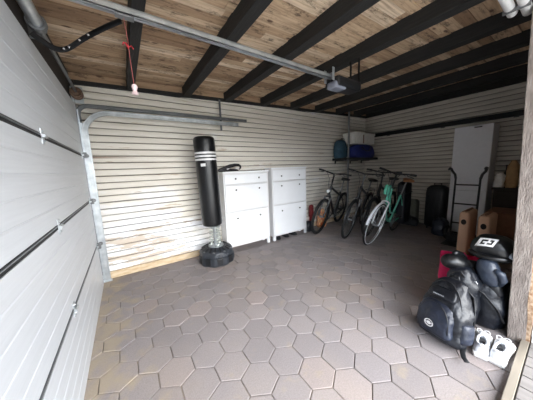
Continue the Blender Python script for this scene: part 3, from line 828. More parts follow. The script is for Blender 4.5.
bicycle('bicycle', (3.24, 2.97, 0), .30, LN, 'black mountain bicycle nearest the white cabinets', dict(frame='gloss_black', fork='gloss_black', rim='black_metal', tyre=.028, tube=.022, bar=1.16, barw=.34, forkr=.016, top=.85, saddle=1.0, sus='galv_dull', lamp='white_plastic'))
bicycle('bicycle', (3.44, 2.43, 0), .30, LN, 'black bicycle with silver fork stanchions, second from the white cabinets', dict(frame='gloss_black', fork='gloss_black', rim='galv_dull', tyre=.024, tube=.021, bar=1.15, barw=.33, forkr=.015, sus='chrome', top=.9, fender='black', rack=True, stem='galv_dull'))
bicycle('bicycle', (3.44, 1.96, 0), .12, math.radians(14), 'mint green bicycle with white front mudguard', dict(frame='mint', fork='fender_white', rim='chrome', tyre=.017, tube=.017, bar=1.16, barw=.28, rear_fender='black', step=True, fender='fender_white', whitewall=True, sad='tan_leather', saddle=1.0, rack=True, grip='black'))
bicycle('bicycle', (3.86, 2.24, 0), .18, math.radians(8), 'black bicycle set farther back, squeezed between the silver-forked one and the mint green one', dict(frame='gloss_black', fork='gloss_black', rim='black_metal', tyre=.024, tube=.021, bar=1.14, barw=.31, fender='black', rack=True))
# pannier on the mint bicycle and mint basket bag hanging in front of it
mb = MB(); mt = Matrix.Translation((4.66, 1.95, .22)) @ Matrix.Rotation(.12, 4, 'Z') @ Matrix.Diagonal((1.15, .85, 1.7, 1))
mb.loft([(0, 0, 0, .16, .09, 4), (0, 0, .03, .18, .10, 4), (0, 0, .38, .18, .11, 4), (0, 0, .46, .16, .10, 3.5), (0, 0, .48, .10, .05, 3)], 28, mt, wob=.01)
pn = mb.build('pannier_bag', 'charcoal', smooth='auto'); tag(pn, 'black pannier bag on the back of the mint green bicycle', 'bag')
MB().tube([(4.56, 1.95, 1.0), (4.58, 1.95, 1.08), (4.76, 1.96, 1.08), (4.78, 1.96, 1.0)], .010, 8).build('handle', 'black', pn, smooth=True)
mb = MB(); mt = Matrix.Translation((3.66, 1.79, .96)) @ Matrix.Rotation(.22, 4, 'X') @ Matrix.Diagonal((.75, .75, .8, 1))
mb.loft([(0, 0, -.10, .05, .045, 3), (0, 0, -.08, .065, .055, 4), (0, 0, .08, .065, .06, 4), (0, 0, .10, .05, .045, 3)], 20, mt)
o = mb.build('handlebar_bag', 'mint', smooth='auto'); tag(o, 'mint green pouch strapped in front of the mint bicycle handlebar', 'bag')
# orange bag behind the first front wheel
mb = MB(); mb.loft([(0, 0, 0, .12, .08, 3), (0, 0, .05, .16, .11, 3), (0, 0, .20, .16, .11, 2.6), (.02, 0, .34, .11, .08, 2.3), (.02, 0, .40, .04, .03, 2)], 26, Matrix.Translation((3.72, 3.27, 0)) @ Matrix.Diagonal((.8, .7, 1.05, 1)), wob=.03, wf=9)
o = mb.build('carrier_bag', 'orange', smooth=True); tag(o, 'crumpled orange patterned bag on the floor behind the first bicycle wheel', 'bag')
mb = MB(); mb.loft([(0, 0, 0, .05, .04, 3), (0, 0, .01, .055, .045, 3), (0, 0, .25, .05, .04, 3), (0, 0, .28, .03, .02, 2)], 20, Matrix.Translation((3.47, 3.36, .26))); mb.box((3.44, 3.33, 0), (3.50, 3.39, .26))  # red upright form added in place of a reddish reflection by the wheel
o = mb.build('red_reflection', 'red', smooth='auto'); tag(o, 'red upright shape standing in for a reddish reflection behind the first bicycle', 'reflection')

# ------------------------------------------------------------------ corner pole, shelf and bags
pl = empty('steel_pole', (4.44, 3.1, 0)); tag(pl, 'thin galvanised pole standing up to the beams near the far corner', 'pole')
MB().tube([(0, 0, 0.0), (0, 0, zb(4.44))], .022, 14).build('tube', 'galv_dull', pl, smooth='auto')
MB().box((-.06, -.06, 0), (.06, .06, .01)).build('foot_plate', 'galv_dull', pl)
sf = empty('corner_shelf', (4.85, 3.17, 1.56)); tag(sf, 'black wall shelf in the far corner carrying bags', 'shelf')
MB().box((-.60, -.16, -.045), (.72, .24, .010)).build('shelf_board', 'black', sf, bevel=.003)
for x in (-.5, .1, .6):
    mb = MB(); mb.box((x - .012, .215, -.12), (x + .012, .24, .0)); mb.box((x - .012, .0, -.06), (x + .012, .24, -.045)); mb.build('bracket', 'black_metal', sf, smooth='auto')
def softbag(name, loc, w, d, h, m, label, cat='bag', wob=.02, e=2.8, seed=1, parent=None, rz=0, lid=True):
    mt = Matrix.Translation(loc) @ Matrix.Rotation(rz, 4, 'Z')
    o = MB().loft([(0, 0, 0, w * .86, d * .86, e), (0, 0, h * .05, w * .97, d * .97, e), (0, 0, h * .3, w * 1.02, d * 1.02, e), (0, 0, h * .55, w, d, e), (0, 0, h * .8, w * .9, d * .86, e), (0, 0, h * .94, w * .7, d * .62, e), (0, 0, h, w * .4, d * .3, e)], 40, mt, wob=wob, wf=7, seed=seed).build(name, m, smooth=True)
    if label: tag(o, label, cat)
    return o
b1 = softbag('duffel_bag', (5.08, 3.18, 1.57), .46, .17, .33, 'blue', 'royal blue soft bag on the corner shelf', seed=4)
MB().tube([(4.86, 3.03, 1.82), (4.98, 2.99, 1.73), (5.12, 2.99, 1.73), (5.26, 3.03, 1.82)], .012, 8).build('strap', 'black', b1, smooth=True)
b2 = softbag('tote_bag', (4.37, 3.27, 1.57), .17, .12, .42, 'teal', 'teal bag at the left end of the corner shelf behind the pole', seed=8)
MB().tube([(4.30, 3.22, 1.94), (4.32, 3.21, 2.02), (4.42, 3.21, 2.02), (4.44, 3.22, 1.94)], .008, 6).build('strap', 'black', b2, smooth=True)
bx_ = MB().box((4.56, 3.02, 1.90), (5.40, 3.34, 2.14)).build('storage_box', 'pale_box', bevel=.008); tag(bx_, 'pale box stacked on the blue bag in the far corner', 'box')
MB().box((4.55, 3.01, 2.11), (5.41, 3.35, 2.16)).build('lid', 'pale_box', bx_, bevel=.006)
MB().box((4.90, 3.016, 1.91), (4.93, 3.02, 2.11)).build('tape', 'tan_edge', bx_)

# dark rail along the right wall
rl = empty('wall_rail', (XR - .05, 1.9, 2.145)); tag(rl, 'dark horizontal steel rail mounted along the right wall', 'rail')
mb = MB(); mb.box((-.03, -1.65, -.045), (.02, 1.42, .045)); mb.build('rail_bar', 'black_metal', rl, bevel=.004)
for y in (-1.2, -.2, .9): 
    mb = MB(); mb.box((.015, y - .03, -.055), (.05, y + .03, .055)); mb.build('rail_bracket', 'black_metal', rl)
MB().tube([(-.04, -1.33, .0), (-.055, -1.33, .0)], .016, 10).build('bolt_head', 'chrome', rl)

# ------------------------------------------------------------------ fridge, hand truck, boxes
fr = empty('fridge_freezer', (5.2, 1.11, 0)); tag(fr, 'tall white fridge freezer against the right wall behind the hand truck', 'fridge')
MB().box((.04, -.23, .03), (.43, .28, 2.0)).build('body', 'fridge', fr, bevel=.006)
MB().box((0, -.23, .86), (.037, .28, 2.0)).build('door', 'fridge', fr, bevel=.008)
MB().box((0, -.23, .05), (.037, .28, .85)).build('door', 'fridge', fr, bevel=.008)
MB().box((-.004, -.09, 1.955), (0.001, .01, 1.975)).build('badge', 'black', fr)
MB().box((-.003, -.21, .82), (.001, -.10, .845)).build('sticker', 'white_print', fr)
MB().box((.06, -.25, 0), (.4, .26, .04)).build('plinth', 'black', fr)

ht = empty('hand_truck', (4.62, 1.02, 0)); ht.rotation_euler = (0, 0, 0); tag(ht, 'black steel hand truck standing before the white fridge', 'hand truck')
mb = MB()
for q in (-1, 1):
    mb.tube([(0.0, .15 * q, .12), (0.01, .15 * q, .6), (.03, .15 * q, 1.12)], .014, 10)
mb.build('side_rail', 'black_metal', ht, smooth='auto')
for z in (.35, .68, 1.00): MB().tube([(.012, -.15, z), (.012, .15, z)], .012, 8).build('crossbar', 'black_metal', ht, smooth='auto')
for q in (-1, 1):
    h = MB(); h.tube([(.03, .15 * q, 1.10), (.035, .165 * q, 1.17), (.03, .20 * q, 1.22), (.0, .215 * q, 1.27), (-.05, .215 * q, 1.275), (-.09, .215 * q, 1.26)], .018, 10); h.build('handle', 'black', ht, smooth='auto')
    w = MB(); w.torus((.10, .22 * q, .13), .10, .028, (1, 0, 0), (0, 0, 1), n=30, m=10); wo = w.build('wheel', 'tyre', ht, smooth=True)
    MB().tube([(.10, .20 * q, .13), (.10, .24 * q, .13)], .075, 16).build('wheel_disc', 'galv_dull', wo, smooth='auto')
mb = MB(); mb.box((-.26, -.2, 0.005), (0, .2, .014)); mb.box((-.01, -.2, .005), (.005, .2, .16)); mb.tube([(.10, -.22, .13), (.10, .22, .13)], .010, 8); mb.build('toe_plate', 'black_metal', ht, smooth='auto')

def slim_box(x, y0, y1, h, dx, label):
    r = empty('slim_case', (x, (y0 + y1) / 2, 0)); w = (y1 - y0) / 2
    tag(r, label, 'case', 'pair of tan cases')
    mt = Matrix.Identity(4)
    mb = MB(); e = 6
    mb.loft([(dx / 2, 0, 0.0, dx / 2 - .01, w - .01, e), (dx / 2, 0, .012, dx / 2, w, e), (dx / 2, 0, h - .03, dx / 2, w, e), (dx / 2, 0, h - .008, dx / 2 - .01, w - .012, e), (dx / 2, 0, h, dx / 2 - .03, w - .03, e)], 40)
    mb.build('shell', 'tan_board', r, smooth='auto')
    mb = MB(); mb.lathe([(.022, 0), (.028, .004), (.022, .008)], 18, Matrix.Translation((-.004, 0, h - .135)) @ Matrix.Rotation(PI / 2, 4, 'Y') @ Matrix.Diagonal((1.35, 1, 1, 1)))
    mb.build('grip_hole', 'hole', r, smooth='auto')
    mb = MB(); mb.box((.05, -.012, h - .004), (dx - .05, .012, h + .018)); mb.build('top_handle', 'tan_edge', r, bevel=.006)
    return r
slim_box(3.72, .755, .872, .71, .42, 'tan slim case with round grip hole, left of the pair by the hand truck')
slim_box(3.70, .555, .682, .69, .42, 'tan slim case with round grip hole, right of the pair, above the black glove')

# dark suitcase against the right wall
su = empty('suitcase', (5.36, 1.62, 0)); tag(su, 'black rounded suitcase standing between fridge and bicycles', 'suitcase')
mb = MB(); mt = Matrix.Rotation(PI / 2, 4, 'Z')
mb.loft([(0, 0, .05, .12, .15, 5), (0, 0, .09, .15, .175, 4.5), (0, 0, .75, .15, .175, 4.5), (0, 0, .86, .14, .165, 4), (0, 0, .91, .10, .12, 3), (0, 0, .925, .04, .06, 2.5)], 36); mb.build('shell', 'black', su, smooth='auto')
for yy in (-.09, 0, .09): MB().box((-.156, yy - .008, .14), (-.146, yy + .008, .74)).build('shell_rib', 'black', su, bevel=.003)
mb = MB(); mb.tube([(0, -.06, .91), (0, -.06, .955), (0, .06, .955), (0, .06, .91)], .010, 8); mb.build('handle', 'black_metal', su, smooth='auto')
for a in (-.09, .09):
    for b_ in (-.11, .11): MB().tube([(a, b_ - .012, .028), (a, b_ + .012, .028)], .027, 12).build('wheel', 'black', su, smooth='auto')

# grey canister by the wall
cn = empty('canister', (5.50, 2.14, 0)); tag(cn, 'dull grey-green canister against the right wall behind the mint bicycle', 'canister')
MB().loft([(0, 0, 0, .09, .13, 6), (0, 0, .02, .10, .14, 6), (0, 0, .52, .10, .14, 6), (0, 0, .56, .08, .11, 5)], 28).build('body', 'greenish', cn, smooth='auto')
MB().tube([(0, .07, .55), (0, .07, .62)], [.035, .03], 12).build('cap', 'black', cn, smooth='auto')
# dark holdall on the floor in front of the right wall
o = softbag('holdall', (5.30, 2.10, 0), .09, .20, .20, 'charcoal', 'low black holdall on the floor in front of the grey canister', seed=12, e=3.2)
MB().tube([(5.22, 2.00, .16), (5.20, 2.02, .23), (5.20, 2.17, .23), (5.22, 2.20, .16)], .009, 6).build('handle', 'black', o, smooth=True)
o = softbag('gym_bag', (4.97, 1.42, 0), .14, .12, .32, 'navy', 'dark blue bag on the floor at the foot of the fridge', seed=14, e=3)
MB().tube([(4.89, 1.38, .27), (4.87, 1.39, .35), (4.87, 1.46, .35), (4.89, 1.48, .27)], .009, 6).build('handle', 'black', o, smooth=True)

# dark cupboard right of the fridge with things on it
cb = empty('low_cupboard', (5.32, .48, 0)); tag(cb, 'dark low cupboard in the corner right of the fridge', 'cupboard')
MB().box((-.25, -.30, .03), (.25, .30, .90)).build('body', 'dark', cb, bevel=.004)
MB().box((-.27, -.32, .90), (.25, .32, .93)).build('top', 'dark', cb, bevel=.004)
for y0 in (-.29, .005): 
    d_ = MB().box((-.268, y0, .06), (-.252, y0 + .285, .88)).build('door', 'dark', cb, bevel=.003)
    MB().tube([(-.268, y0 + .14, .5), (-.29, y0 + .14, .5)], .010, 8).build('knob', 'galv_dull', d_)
o = softbag('plastic_bag', (5.22, .745, .93), .09, .065, .24, 'pale_box', 'pale plastic bag on the low cupboard beside the fridge', seed=3)
o = softbag('canvas_sack', (5.20, .61, .93), .08, .07, .44, 'tanbag', 'tan canvas sack on the low cupboard, closest to the timber post', seed=5, e=2.4)
o = MB().lathe([(.035, 0), (.04, .01), (.04, .22), (.018, .28), (.018, .34), (.02, .345), (.02, .37)], 18, Matrix.Translation((5.34, .69, .93))).build('bottle', 'black', smooth='auto'); tag(o, 'dark bottle between the pale bag and tan sack', 'bottle')
# cartons in front of the cupboard (deep shade)
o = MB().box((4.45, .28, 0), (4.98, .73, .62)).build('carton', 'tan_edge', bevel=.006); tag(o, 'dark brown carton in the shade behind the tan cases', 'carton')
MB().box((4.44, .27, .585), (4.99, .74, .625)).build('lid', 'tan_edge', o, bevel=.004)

# ------------------------------------------------------------------ foreground pile by the post
# pink bag
pk = empty('shopping_bag', (2.62, .575, 0)); pk.rotation_euler = (0, 0, .15); tag(pk, 'magenta felt shopping bag standing behind the black backpack', 'bag')
mb = MB(); 
mb.loft([(0, 0, 0.0, .10, .125, 7), (0, 0, .01, .105, .13, 7), (0, 0, .25, .10, .14, 7), (0, 0, .47, .085, .15, 7), (0, 0, .472, .080, .145, 7), (0, 0, .25, .095, .135, 7), (0, 0, .03, .10, .125, 7)], 44, wob=.010, wf=8)
mb.build('body', 'pink', pk, smooth='auto')
for x in (-.08, .08):
    pass
MB().tube([(-.083, -.05, .44), (-.09, -.05, .50), (-.085, -.035, .54), (-.085, .035, .54), (-.09, .05, .50), (-.083, .05, .44)], .007, 6, flat=(1, 1)).build('handle', 'pink', pk, smooth=True)

# backpack
bp = empty('backpack', (1.945, .49, .012)); bp.scale = (.9, 1, .82); bp.rotation_euler = (math.radians(-7), 0, math.radians(-21)); tag(bp, 'black and navy backpack with a round white emblem leaning on the pile', 'backpack')
# local: -x faces the viewer's left/front, tilt back towards +x
tl = Matrix.Rotation(math.radians(14), 4, 'Y')
def bsec(t, w, d, e, cx=0): return (cx, 0, t, d, w, e)
mb = MB(); mb.loft([bsec(0.0, .145, .085, 3.2), bsec(.02, .160, .105, 3.4), bsec(.12, .166, .115, 3.2), bsec(.26, .160, .108, 3.0), bsec(.38, .142, .092, 2.8, .01), bsec(.48, .112, .072, 2.5, .02), bsec(.54, .085, .05, 2.3, .03), bsec(.565, .035, .02, 2, .035)], 72, tl, wob=.020, wf=9, seed=2)
body = mb.build('main_compartment', 'charcoal', bp, smooth=True)
mb = MB(); mb.loft([bsec(.04, .10, .03, 3, -.10), bsec(.06, .125, .05, 3, -.10), bsec(.18, .13, .058, 3, -.10), bsec(.28, .12, .045, 2.8, -.092), bsec(.33, .09, .025, 2.4, -.085), bsec(.345, .05, .012, 2.2, -.08)], 60, tl, wob=.014, wf=13, seed=5)
pk_ = mb.build('front_pocket', 'navy', bp, smooth=True)
mb = MB(); mb.loft([bsec(.36, .09, .015, 3, -.075), bsec(.38, .10, .028, 3, -.07), bsec(.43, .095, .025, 2.8, -.055), bsec(.47, .07, .012, 2.2, -.045)], 36, tl, wob=.006, seed=7); mb.build('upper_pocket', 'charcoal', bp, smooth=True)
# zip lines
def arc(r_w, z0, z1, x, n=14):
    out = []
    for i in range(n + 1):
        a = PI * i / n; out.append(tl @ V((x, -r_w * math.cos(a), z0 + (z1 - z0) * math.sin(a) ** .8)))
    return out
MB().tube(arc(.145, .16, .545, -.045), .004, 6).build('zip', 'black', bp, smooth=True)
MB().tube(arc(.12, .10, .335, -.135), .0035, 6).build('zip', 'black', pk_, smooth=True)
for q in (-1, 1):
    MB().loft([bsec(.05, .02, .05, 2.5, 0), bsec(.07, .035, .06, 2.6, 0), bsec(.18, .038, .062, 2.6, 0), bsec(.22, .03, .055, 2.4, 0)], 20, tl @ Matrix.Translation((0, .15 * q, 0)), wob=.006, seed=q + 3).build('side_pocket', 'navy', bp, smooth=True)
    MB().tube([tl @ V((.075, .07 * q, .50)), tl @ V((.13, .09 * q, .44)), tl @ V((.14, .11 * q, .28)), tl @ V((.11, .13 * q, .10))], .022, 8, flat=(1, .35)).build('shoulder_strap', 'black', bp, smooth=True)
MB().tube([tl @ V((.04, -.035, .55)), tl @ V((.04, -.03, .60)), tl @ V((.04, .03, .60)), tl @ V((.04, .035, .55))], .008, 8).build('grab_loop', 'black', bp, smooth=True)
# emblem
def decal(name, target, polys, O, D, U, Vv, m, parent, th=.003, n=1):
    # polys: lists of 2-D corner points; projected along D onto the target mesh (local coordinates)
    from mathutils.bvhtree import BVHTree
    me = target.data; t = BVHTree.FromPolygons([v.co for v in me.vertices], [list(p.vertices) for p in me.polygons])
    O, D, U, Vv = V(O), V(D).normalized(), V(U).normalized(), V(Vv).normalized(); mb = MB()
    for q in polys:
        a, b, c, d = [V(p) for p in q]; G = 5; vs = []
        for i in range(G + 1):
            for j in range(G + 1):
                p = a.lerp(b, i / G).lerp(d.lerp(c, i / G), j / G)
                w = O + U * p.x + Vv * p.y
                h = t.ray_cast(w - D * .3, D)
                h = h[0] if h[0] is not None else w
                vs.append(h - D * th); 
        k = len(vs); vs += [v + D * (th + .002) for v in vs]
        fs = []
        for i in range(G):
            for j in range(G):
                x = i * (G + 1) + j; fs += [[x, x + G + 1, x + G + 2, x + 1]]; fs += [[k + x, k + x + 1, k + x + G + 2, k + x + G + 1]]
        ed = [i * (G + 1) for i in range(G + 1)] + [G * (G + 1) + j for j in range(1, G + 1)] + [i * (G + 1) + G for i in range(G - 1, -1, -1)] + [j for j in range(G - 1, 0, -1)]
        for x, y in zip(ed, ed[1:] + ed[:1]): fs.append([x, y, k + y, k + x])
        mb.add(vs, fs)
    return mb.build(name, m, parent, smooth='auto')
def ringpolys(r0, r1, n=16):
    out = []
    for i in range(n):
        a, b = 2 * PI * i / n, 2 * PI * (i + 1) / n
        out.append([(r0 * math.cos(a), r0 * math.sin(a)), (r1 * math.cos(a), r1 * math.sin(a)), (r1 * math.cos(b), r1 * math.sin(b)), (r0 * math.cos(b), r0 * math.sin(b))])
    return out
dO = tl @ V((-.15, .005, .13)); dD = tl.to_3x3() @ V((1, .0, .0)); dU = V((0, -1, 0)); dV = tl.to_3x3() @ V((0, 0, 1))
decal('round_emblem', pk_, ringpolys(.026, .034) + ringpolys(.004, .016, 10) + [[(-.03, -.003), (.03, -.003), (.03, .003), (-.03, .003)]], dO, dD, dU, dV, 'white_print', pk_, .002)
up_ = [o for o in bp.children if o.name.startswith('upper_pocket')][0]
lt_ = [[(-.04 + k * .012, -.005), (-.04 + k * .012 + .008, -.005), (-.04 + k * .012 + .008, .005), (-.04 + k * .012, .005)] for k in range(7)]
decal('printed_word', up_, lt_, tl @ V((-.1, .01, .40)), dD, dU, dV, mat('grey_print', (150, 155, 162), .5), up_, .002)
# loose webbing strap on the floor towards the shoes
MB().tube([(.02, -.15, .03), (-.03, -.17, .010), (-.07, -.20, .0), (-.10, -.24, -.002)], .016, 8, flat=(1, .2)).build('webbing_strap', 'black', bp, smooth=True)

# sports bag (big, slumped) behind between backpack and post
sb = softbag('sports_bag', (2.52, .34, 0), .19, .125, .42, 'charcoal', 'slumped black sports bag beneath the boxing gear next to the post', wob=.028, seed=9, e=2.8)
MB().tube([(2.32, .45, .30), (2.29, .42, .36), (2.28, .34, .33), (2.31, .26, .22), (2.33, .22, .12)], .014, 8, flat=(1, .4)).build('strap', 'black', sb, smooth=True)
MB().torus((2.285, .40, .385), .022, .004, (0, 1, 0), (0, 0, 1), n=20, m=6).build('ring_buckle', 'chrome', sb, smooth=True)
MB().box((2.268, .425, .345), (2.28, .455, .36)).build('buckle', 'chrome', sb, bevel=.002)
o = softbag('drawstring_bag', (2.33, .47, 0), .11, .11, .49, 'charcoal', 'dark bag squeezed between the backpack and the magenta bag', wob=.025, seed=21, e=2.8)
MB().tube([(2.24, .45, .43), (2.21, .47, .49), (2.24, .52, .45), (2.25, .55, .35)], .008, 6).build('cord', 'black', o, smooth=True)

# boxing gloves
def glove(name, mtx, label, m, s=1.0, logo=False, seed=0):
    r = empty(name, (0, 0, 0)); r.matrix_world = mtx; tag(r, label, 'boxing glove')
    # local z: from cuff (0) to knuckles
    MB().loft([(0, 0, .0, .048 * s, .040 * s, 2.4), (0, 0, .01, .054 * s, .046 * s, 2.6), (0, 0, .07 * s, .050 * s, .043 * s, 2.5), (0, 0, .10 * s, .048 * s, .042 * s, 2.4)], 30).build('cuff', 'black', r, smooth=True)
    MB().loft([(0, 0, .09 * s, .047 * s, .042 * s, 2.3), (0, 0, .13 * s, .066 * s, .058 * s, 2.3), (0, .005, .19 * s, .080 * s, .074 * s, 2.3), (0, .012, .25 * s, .082 * s, .080 * s, 2.3), (0, .018, .30 * s, .070 * s, .068 * s, 2.2), (0, .02, .33 * s, .045 * s, .045 * s, 2.1), (0, .02, .345 * s, .015 * s, .015 * s, 2)], 34, wob=.004, seed=seed).build('mitt', m, r, smooth=True)
    MB().tube([(.05 * s, -.02 * s, .11 * s), (.083 * s, -.035 * s, .16 * s), (.088 * s, -.045 * s, .22 * s), (.06 * s, -.055 * s, .26 * s)], [.022 * s, .030 * s, .029 * s, .018 * s], 14).build('thumb', m, r, smooth=True)
    return r
g1 = Matrix.Translation((2.50, .44, .655)) @ Matrix.Rotation(math.radians(-95), 4, 'Z') @ Matrix.Rotation(math.radians(86), 4, 'Y')
gl = empty('boxing_headguard', (2.50, .345, .565)); tag(gl, 'black boxing headguard with white logo patch crowning the pile', 'headguard')
mb = MB(); mb.loft([(0, 0, .0, .09, .10, 2.6), (0, 0, .02, .115, .125, 2.6), (0, 0, .08, .125, .138, 2.5), (.0, 0, .14, .115, .12, 2.4), (.0, 0, .185, .085, .085, 2.2), (0, 0, .20, .04, .04, 2)], 44, wob=.012, wf=8, seed=31)
hd = mb.build('padding', 'vinyl', gl, smooth=True)
# logo patch on the upper side facing the camera
gD = V((.86, .16, -.50)); gU = V((.16, -.98, 0)); gV = V((.50, .0, .86))
def rect(x0, y0, x1, y1, sk=.35): return [(x0 + y0 * sk, y0), (x1 + y0 * sk, y0), (x1 + y1 * sk, y1), (x0 + y1 * sk, y1)]
decal('logo_patch', hd, [rect(-.060, -.034, .045, -.020), rect(-.060, .022, .045, .036), rect(-.060, -.020, -.040, .022), rect(.030, -.020, .045, .022), rect(-.028, -.006, .018, .006), rect(-.012, -.020, .0, -.006), rect(-.004, .006, .008, .022)], (-.05, .030, .125), gD, gU, gV, 'white_print', hd, .003)
mb = MB(); mb.tube([(-.07, -.10, .10), (-.095, -.115, .06), (-.085, -.10, .03), (-.06, -.12, .05)], [.012, .016, .014, .008], 10); mb.build('pale_strap', mat('pale_blue_grey_strap', (160, 172, 186), .5), gl, smooth=True)
MB().torus((-.02, 0, .045), .128, .020, (1, 0, 0), (0, 1, 0), n=36, m=10, a0=PI * .6, a1=PI * 1.4).build('cheek_roll', 'vinyl', gl, smooth=True)

def mt_from(p, d, roll=0):
    d = V(d).normalized(); q = d.to_track_quat('Z', 'Y').to_matrix().to_4x4(); return Matrix.Translation(p) @ q @ Matrix.Rotation(roll, 4, 'Z')
glove('boxing_glove', mt_from((2.40, .285, .30), (-.10, .25, .85), 1.2), 'blue-grey boxing glove lying under the headguard, closest to the post', 'slate', .88, seed=3)
glove('boxing_glove', mt_from((2.47, .43, .47), (-.55, .45, .18), 2.4), 'dark boxing glove lying under the headguard, beside the magenta bag', 'vinyl', .8, seed=6)

# shoes
def shoe(loc, rz, label):
    r = empty('sneaker', loc, rz); tag(r, label, 'sneaker', 'pair of white sneakers')
    # local +y towards toe; length .31
    L = .31
    outline = [(-.150, .030), (-.140, .040), (-.10, .044), (-.04, .040), (.02, .043), (.08, .052), (.12, .050), (.148, .034), (.156, .012)]
    def foot(zs, k, mb):
        vs = []; n = len(outline) * 2
        for (z, sc, lift) in zs:
            ring = [(w * sc, y * (1 + (sc - 1) * .4), z + lift * max(0, y) * 2) for y, w in outline] + [(-w * sc, y * (1 + (sc - 1) * .4), z + lift * max(0, y) * 2) for y, w in outline[::-1]]
            vs += ring
        fs = []
        for i in range(len(zs) - 1):
            for j in range(n): l = (j + 1) % n; fs.append([i * n + j, i * n + l, (i + 1) * n + l, (i + 1) * n + j])
        fs.append(list(range(n))[::-1]); fs.append([(len(zs) - 1) * n + j for j in range(n)])
        return mb.add(vs, fs)
    foot([(0, .94, .02), (.006, 1.0, .02), (.026, 1.03, .01), (.034, 1.0, .0)], 0, MB()).build('sole', 'sole', r, smooth='auto')
    # upper: rings along y with inner opening
    st = [(-.148, .026, .085), (-.135, .037, .098), (-.10, .042, .092), (-.05, .040, .086), (0.0, .042, .092), (.04, .046, .086), (.08, .050, .066), (.12, .044, .052), (.146, .024, .042)]
    vs = []; m_ = 14
    for (y, w, h) in st:
        for k in range(m_):
            a = PI * k / (m_ - 1); ca, sa = math.cos(a), max(0.0, math.sin(a))
            vs.append((w * math.copysign(abs(ca) ** .7, ca), y, .03 + (h - .03) * sa ** .75))
    fs = []
    for i in range(len(st) - 1):
        for k in range(m_ - 1):
            if 0 < i < 4 and 4 <= k <= 8: continue      # foot opening
            fs.append([i * m_ + k, i * m_ + k + 1, (i + 1) * m_ + k + 1, (i + 1) * m_ + k])
    fs.append(list(range(m_))); fs.append([(len(st) - 1) * m_ + k for k in range(m_)][::-1])
    up = MB().add(vs, fs).build('upper', 'sneaker', r, smooth=True)
    so = up.modifiers.new('s', 'SOLIDIFY'); so.thickness = .007; so.offset = -1
    su_ = up.modifiers.new('sub', 'SUBSURF'); su_.levels = 1; su_.render_levels = 2
    # padded collar
    col_ = []
    for i in range(24):
        a = 2 * PI * i / 24; yy = -.062 + .072 * math.cos(a); xx = .027 * math.sin(a)
        col_.append((xx, yy, .093 + .006 * math.cos(a) ** 2 - .010 * (abs(math.sin(a)))))
    MB().tube(col_, .0085, 8, closed=True).build('collar', 'sneaker', up, smooth=True)
    MB().loft([(0, -.06, .034, .034, .075, 2.5), (0, -.06, .038, .034, .075, 2.5)], 20).build('insole', 'lining', r, smooth='auto')
    MB().loft([(0, .03, .070, .020, .03, 2.5), (0, .012, .095, .022, .018, 2.5), (0, .0, .115, .020, .008, 2.5), (0, -.003, .12, .014, .004, 2.5)], 20).build('tongue', 'sneaker', r, smooth=True)
    MB().tube([(-.006, -.150, .09), (-.006, -.160, .115), (0, -.158, .125), (.006, -.160, .115), (.006, -.150, .09)], .003, 6).build('heel_loop', 'sneaker', r, smooth=True)
    lc = MB()
    for k in range(5):
        y = .022 + k * .014; z = .098 - k * .006
        lc.tube([(-.022, y, z - .008), (0, y + .004, z + .002), (.022, y, z - .008)], .003, 6)
    lc.torus((.016, .01, .115), .018, .0025, (1, 0, .3), (0, .5, .8), n=16, m=5); lc.torus((-.018, .012, .112), .016, .0025, (1, 0, -.3), (0, .5, .8), n=16, m=5)
    lc.build('laces', 'white_print', up, smooth=True)
    return r
shoe((2.085, .285, 0), math.radians(-82), 'white sneaker of the pair, against the backpack')
shoe((2.10, .188, 0), math.radians(-92), 'white sneaker of the pair, beside the timber post')

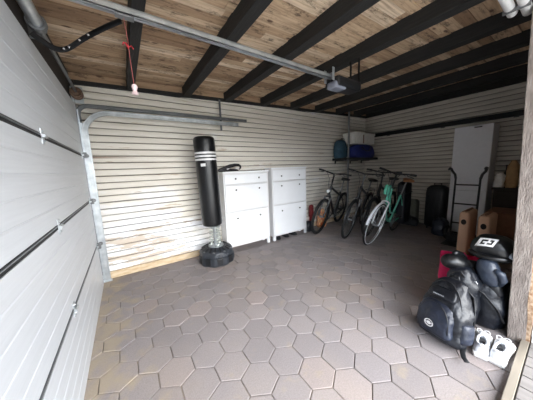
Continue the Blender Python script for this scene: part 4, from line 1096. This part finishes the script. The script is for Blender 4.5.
# ------------------------------------------------------------------ camera
Rm = [[0.82734849, -0.11240438, 0.55032693], [-0.56042824, -0.09958829, 0.82219363], [-0.03761204, -0.98865941, -0.14538881]]
cam = bpy.data.cameras.new('camera'); co = bpy.data.objects.new('camera', cam); C.objects.link(co)
mw = Matrix(((Rm[0][0], -Rm[0][1], -Rm[0][2], 0), (Rm[1][0], -Rm[1][1], -Rm[1][2], 0), (Rm[2][0], -Rm[2][1], -Rm[2][2], 1.38), (0, 0, 0, 1)))
co.matrix_world = mw
cam.sensor_width = 36; cam.lens = 36 * 210.526 / 533; cam.clip_start = .02
bpy.context.scene.camera = co

# ------------------------------------------------------------------ light: overcast daylight through the open side
w = bpy.data.worlds.new('sky'); bpy.context.scene.world = w; w.use_nodes = True
nt = w.node_tree; bg = nt.nodes['Background']
tc = nn(nt, 'ShaderNodeTexCoord'); sp = nn(nt, 'ShaderNodeSeparateXYZ'); nt.links.new(tc.outputs['Generated'], sp.inputs[0])
dt = nn(nt, 'ShaderNodeVectorMath', operation='DOT_PRODUCT'); nt.links.new(tc.outputs['Generated'], dt.inputs[0]); dt.inputs[1].default_value = V((.22, -.85, .38)).normalized()
glow = ramp(nt, dt.outputs['Value'], [(0.0, (.06, .065, .07, 1)), (0.4, (.22, .24, .27, 1)), (0.75, (.66, .71, .78, 1)), (1.0, (1, 1, 1, 1))])
band = ramp(nt, math_node(nt, 'ADD', sp.outputs['Z'], math_node(nt, 'MULTIPLY', noise_node(nt, tc.outputs['Generated'], 6, 3), .08)), [(0.08, (0.07, 0.075, 0.065, 1)), (0.16, (1, 1, 1, 1))])
ml = nn(nt, 'ShaderNodeMix', data_type='RGBA', blend_type='MULTIPLY'); ml.inputs[0].default_value = 1.0
nt.links.new(glow, ml.inputs[6]); nt.links.new(band, ml.inputs[7])
nt.links.new(ml.outputs[2], bg.inputs['Color']); bg.inputs['Strength'].default_value = 7.0
po_ = bpy.data.lights.new('opening_portal', 'AREA'); po_.shape = 'RECTANGLE'; po_.size = 2.72; po_.size_y = 2.6
pob = bpy.data.objects.new('opening_portal', po_); C.objects.link(pob); pob.location = (1.0, 0.04, 1.3); pob.rotation_euler = (PI / 2, 0, PI)
po_.cycles.is_portal = True

sc = bpy.context.scene
sc.view_settings.view_transform = 'Standard'; sc.view_settings.look = 'None'; sc.view_settings.gamma = 1
sc.view_settings.use_curve_mapping = False; sc.view_settings.exposure = 1.35
sc.cycles.max_bounces = 12; sc.cycles.diffuse_bounces = 8
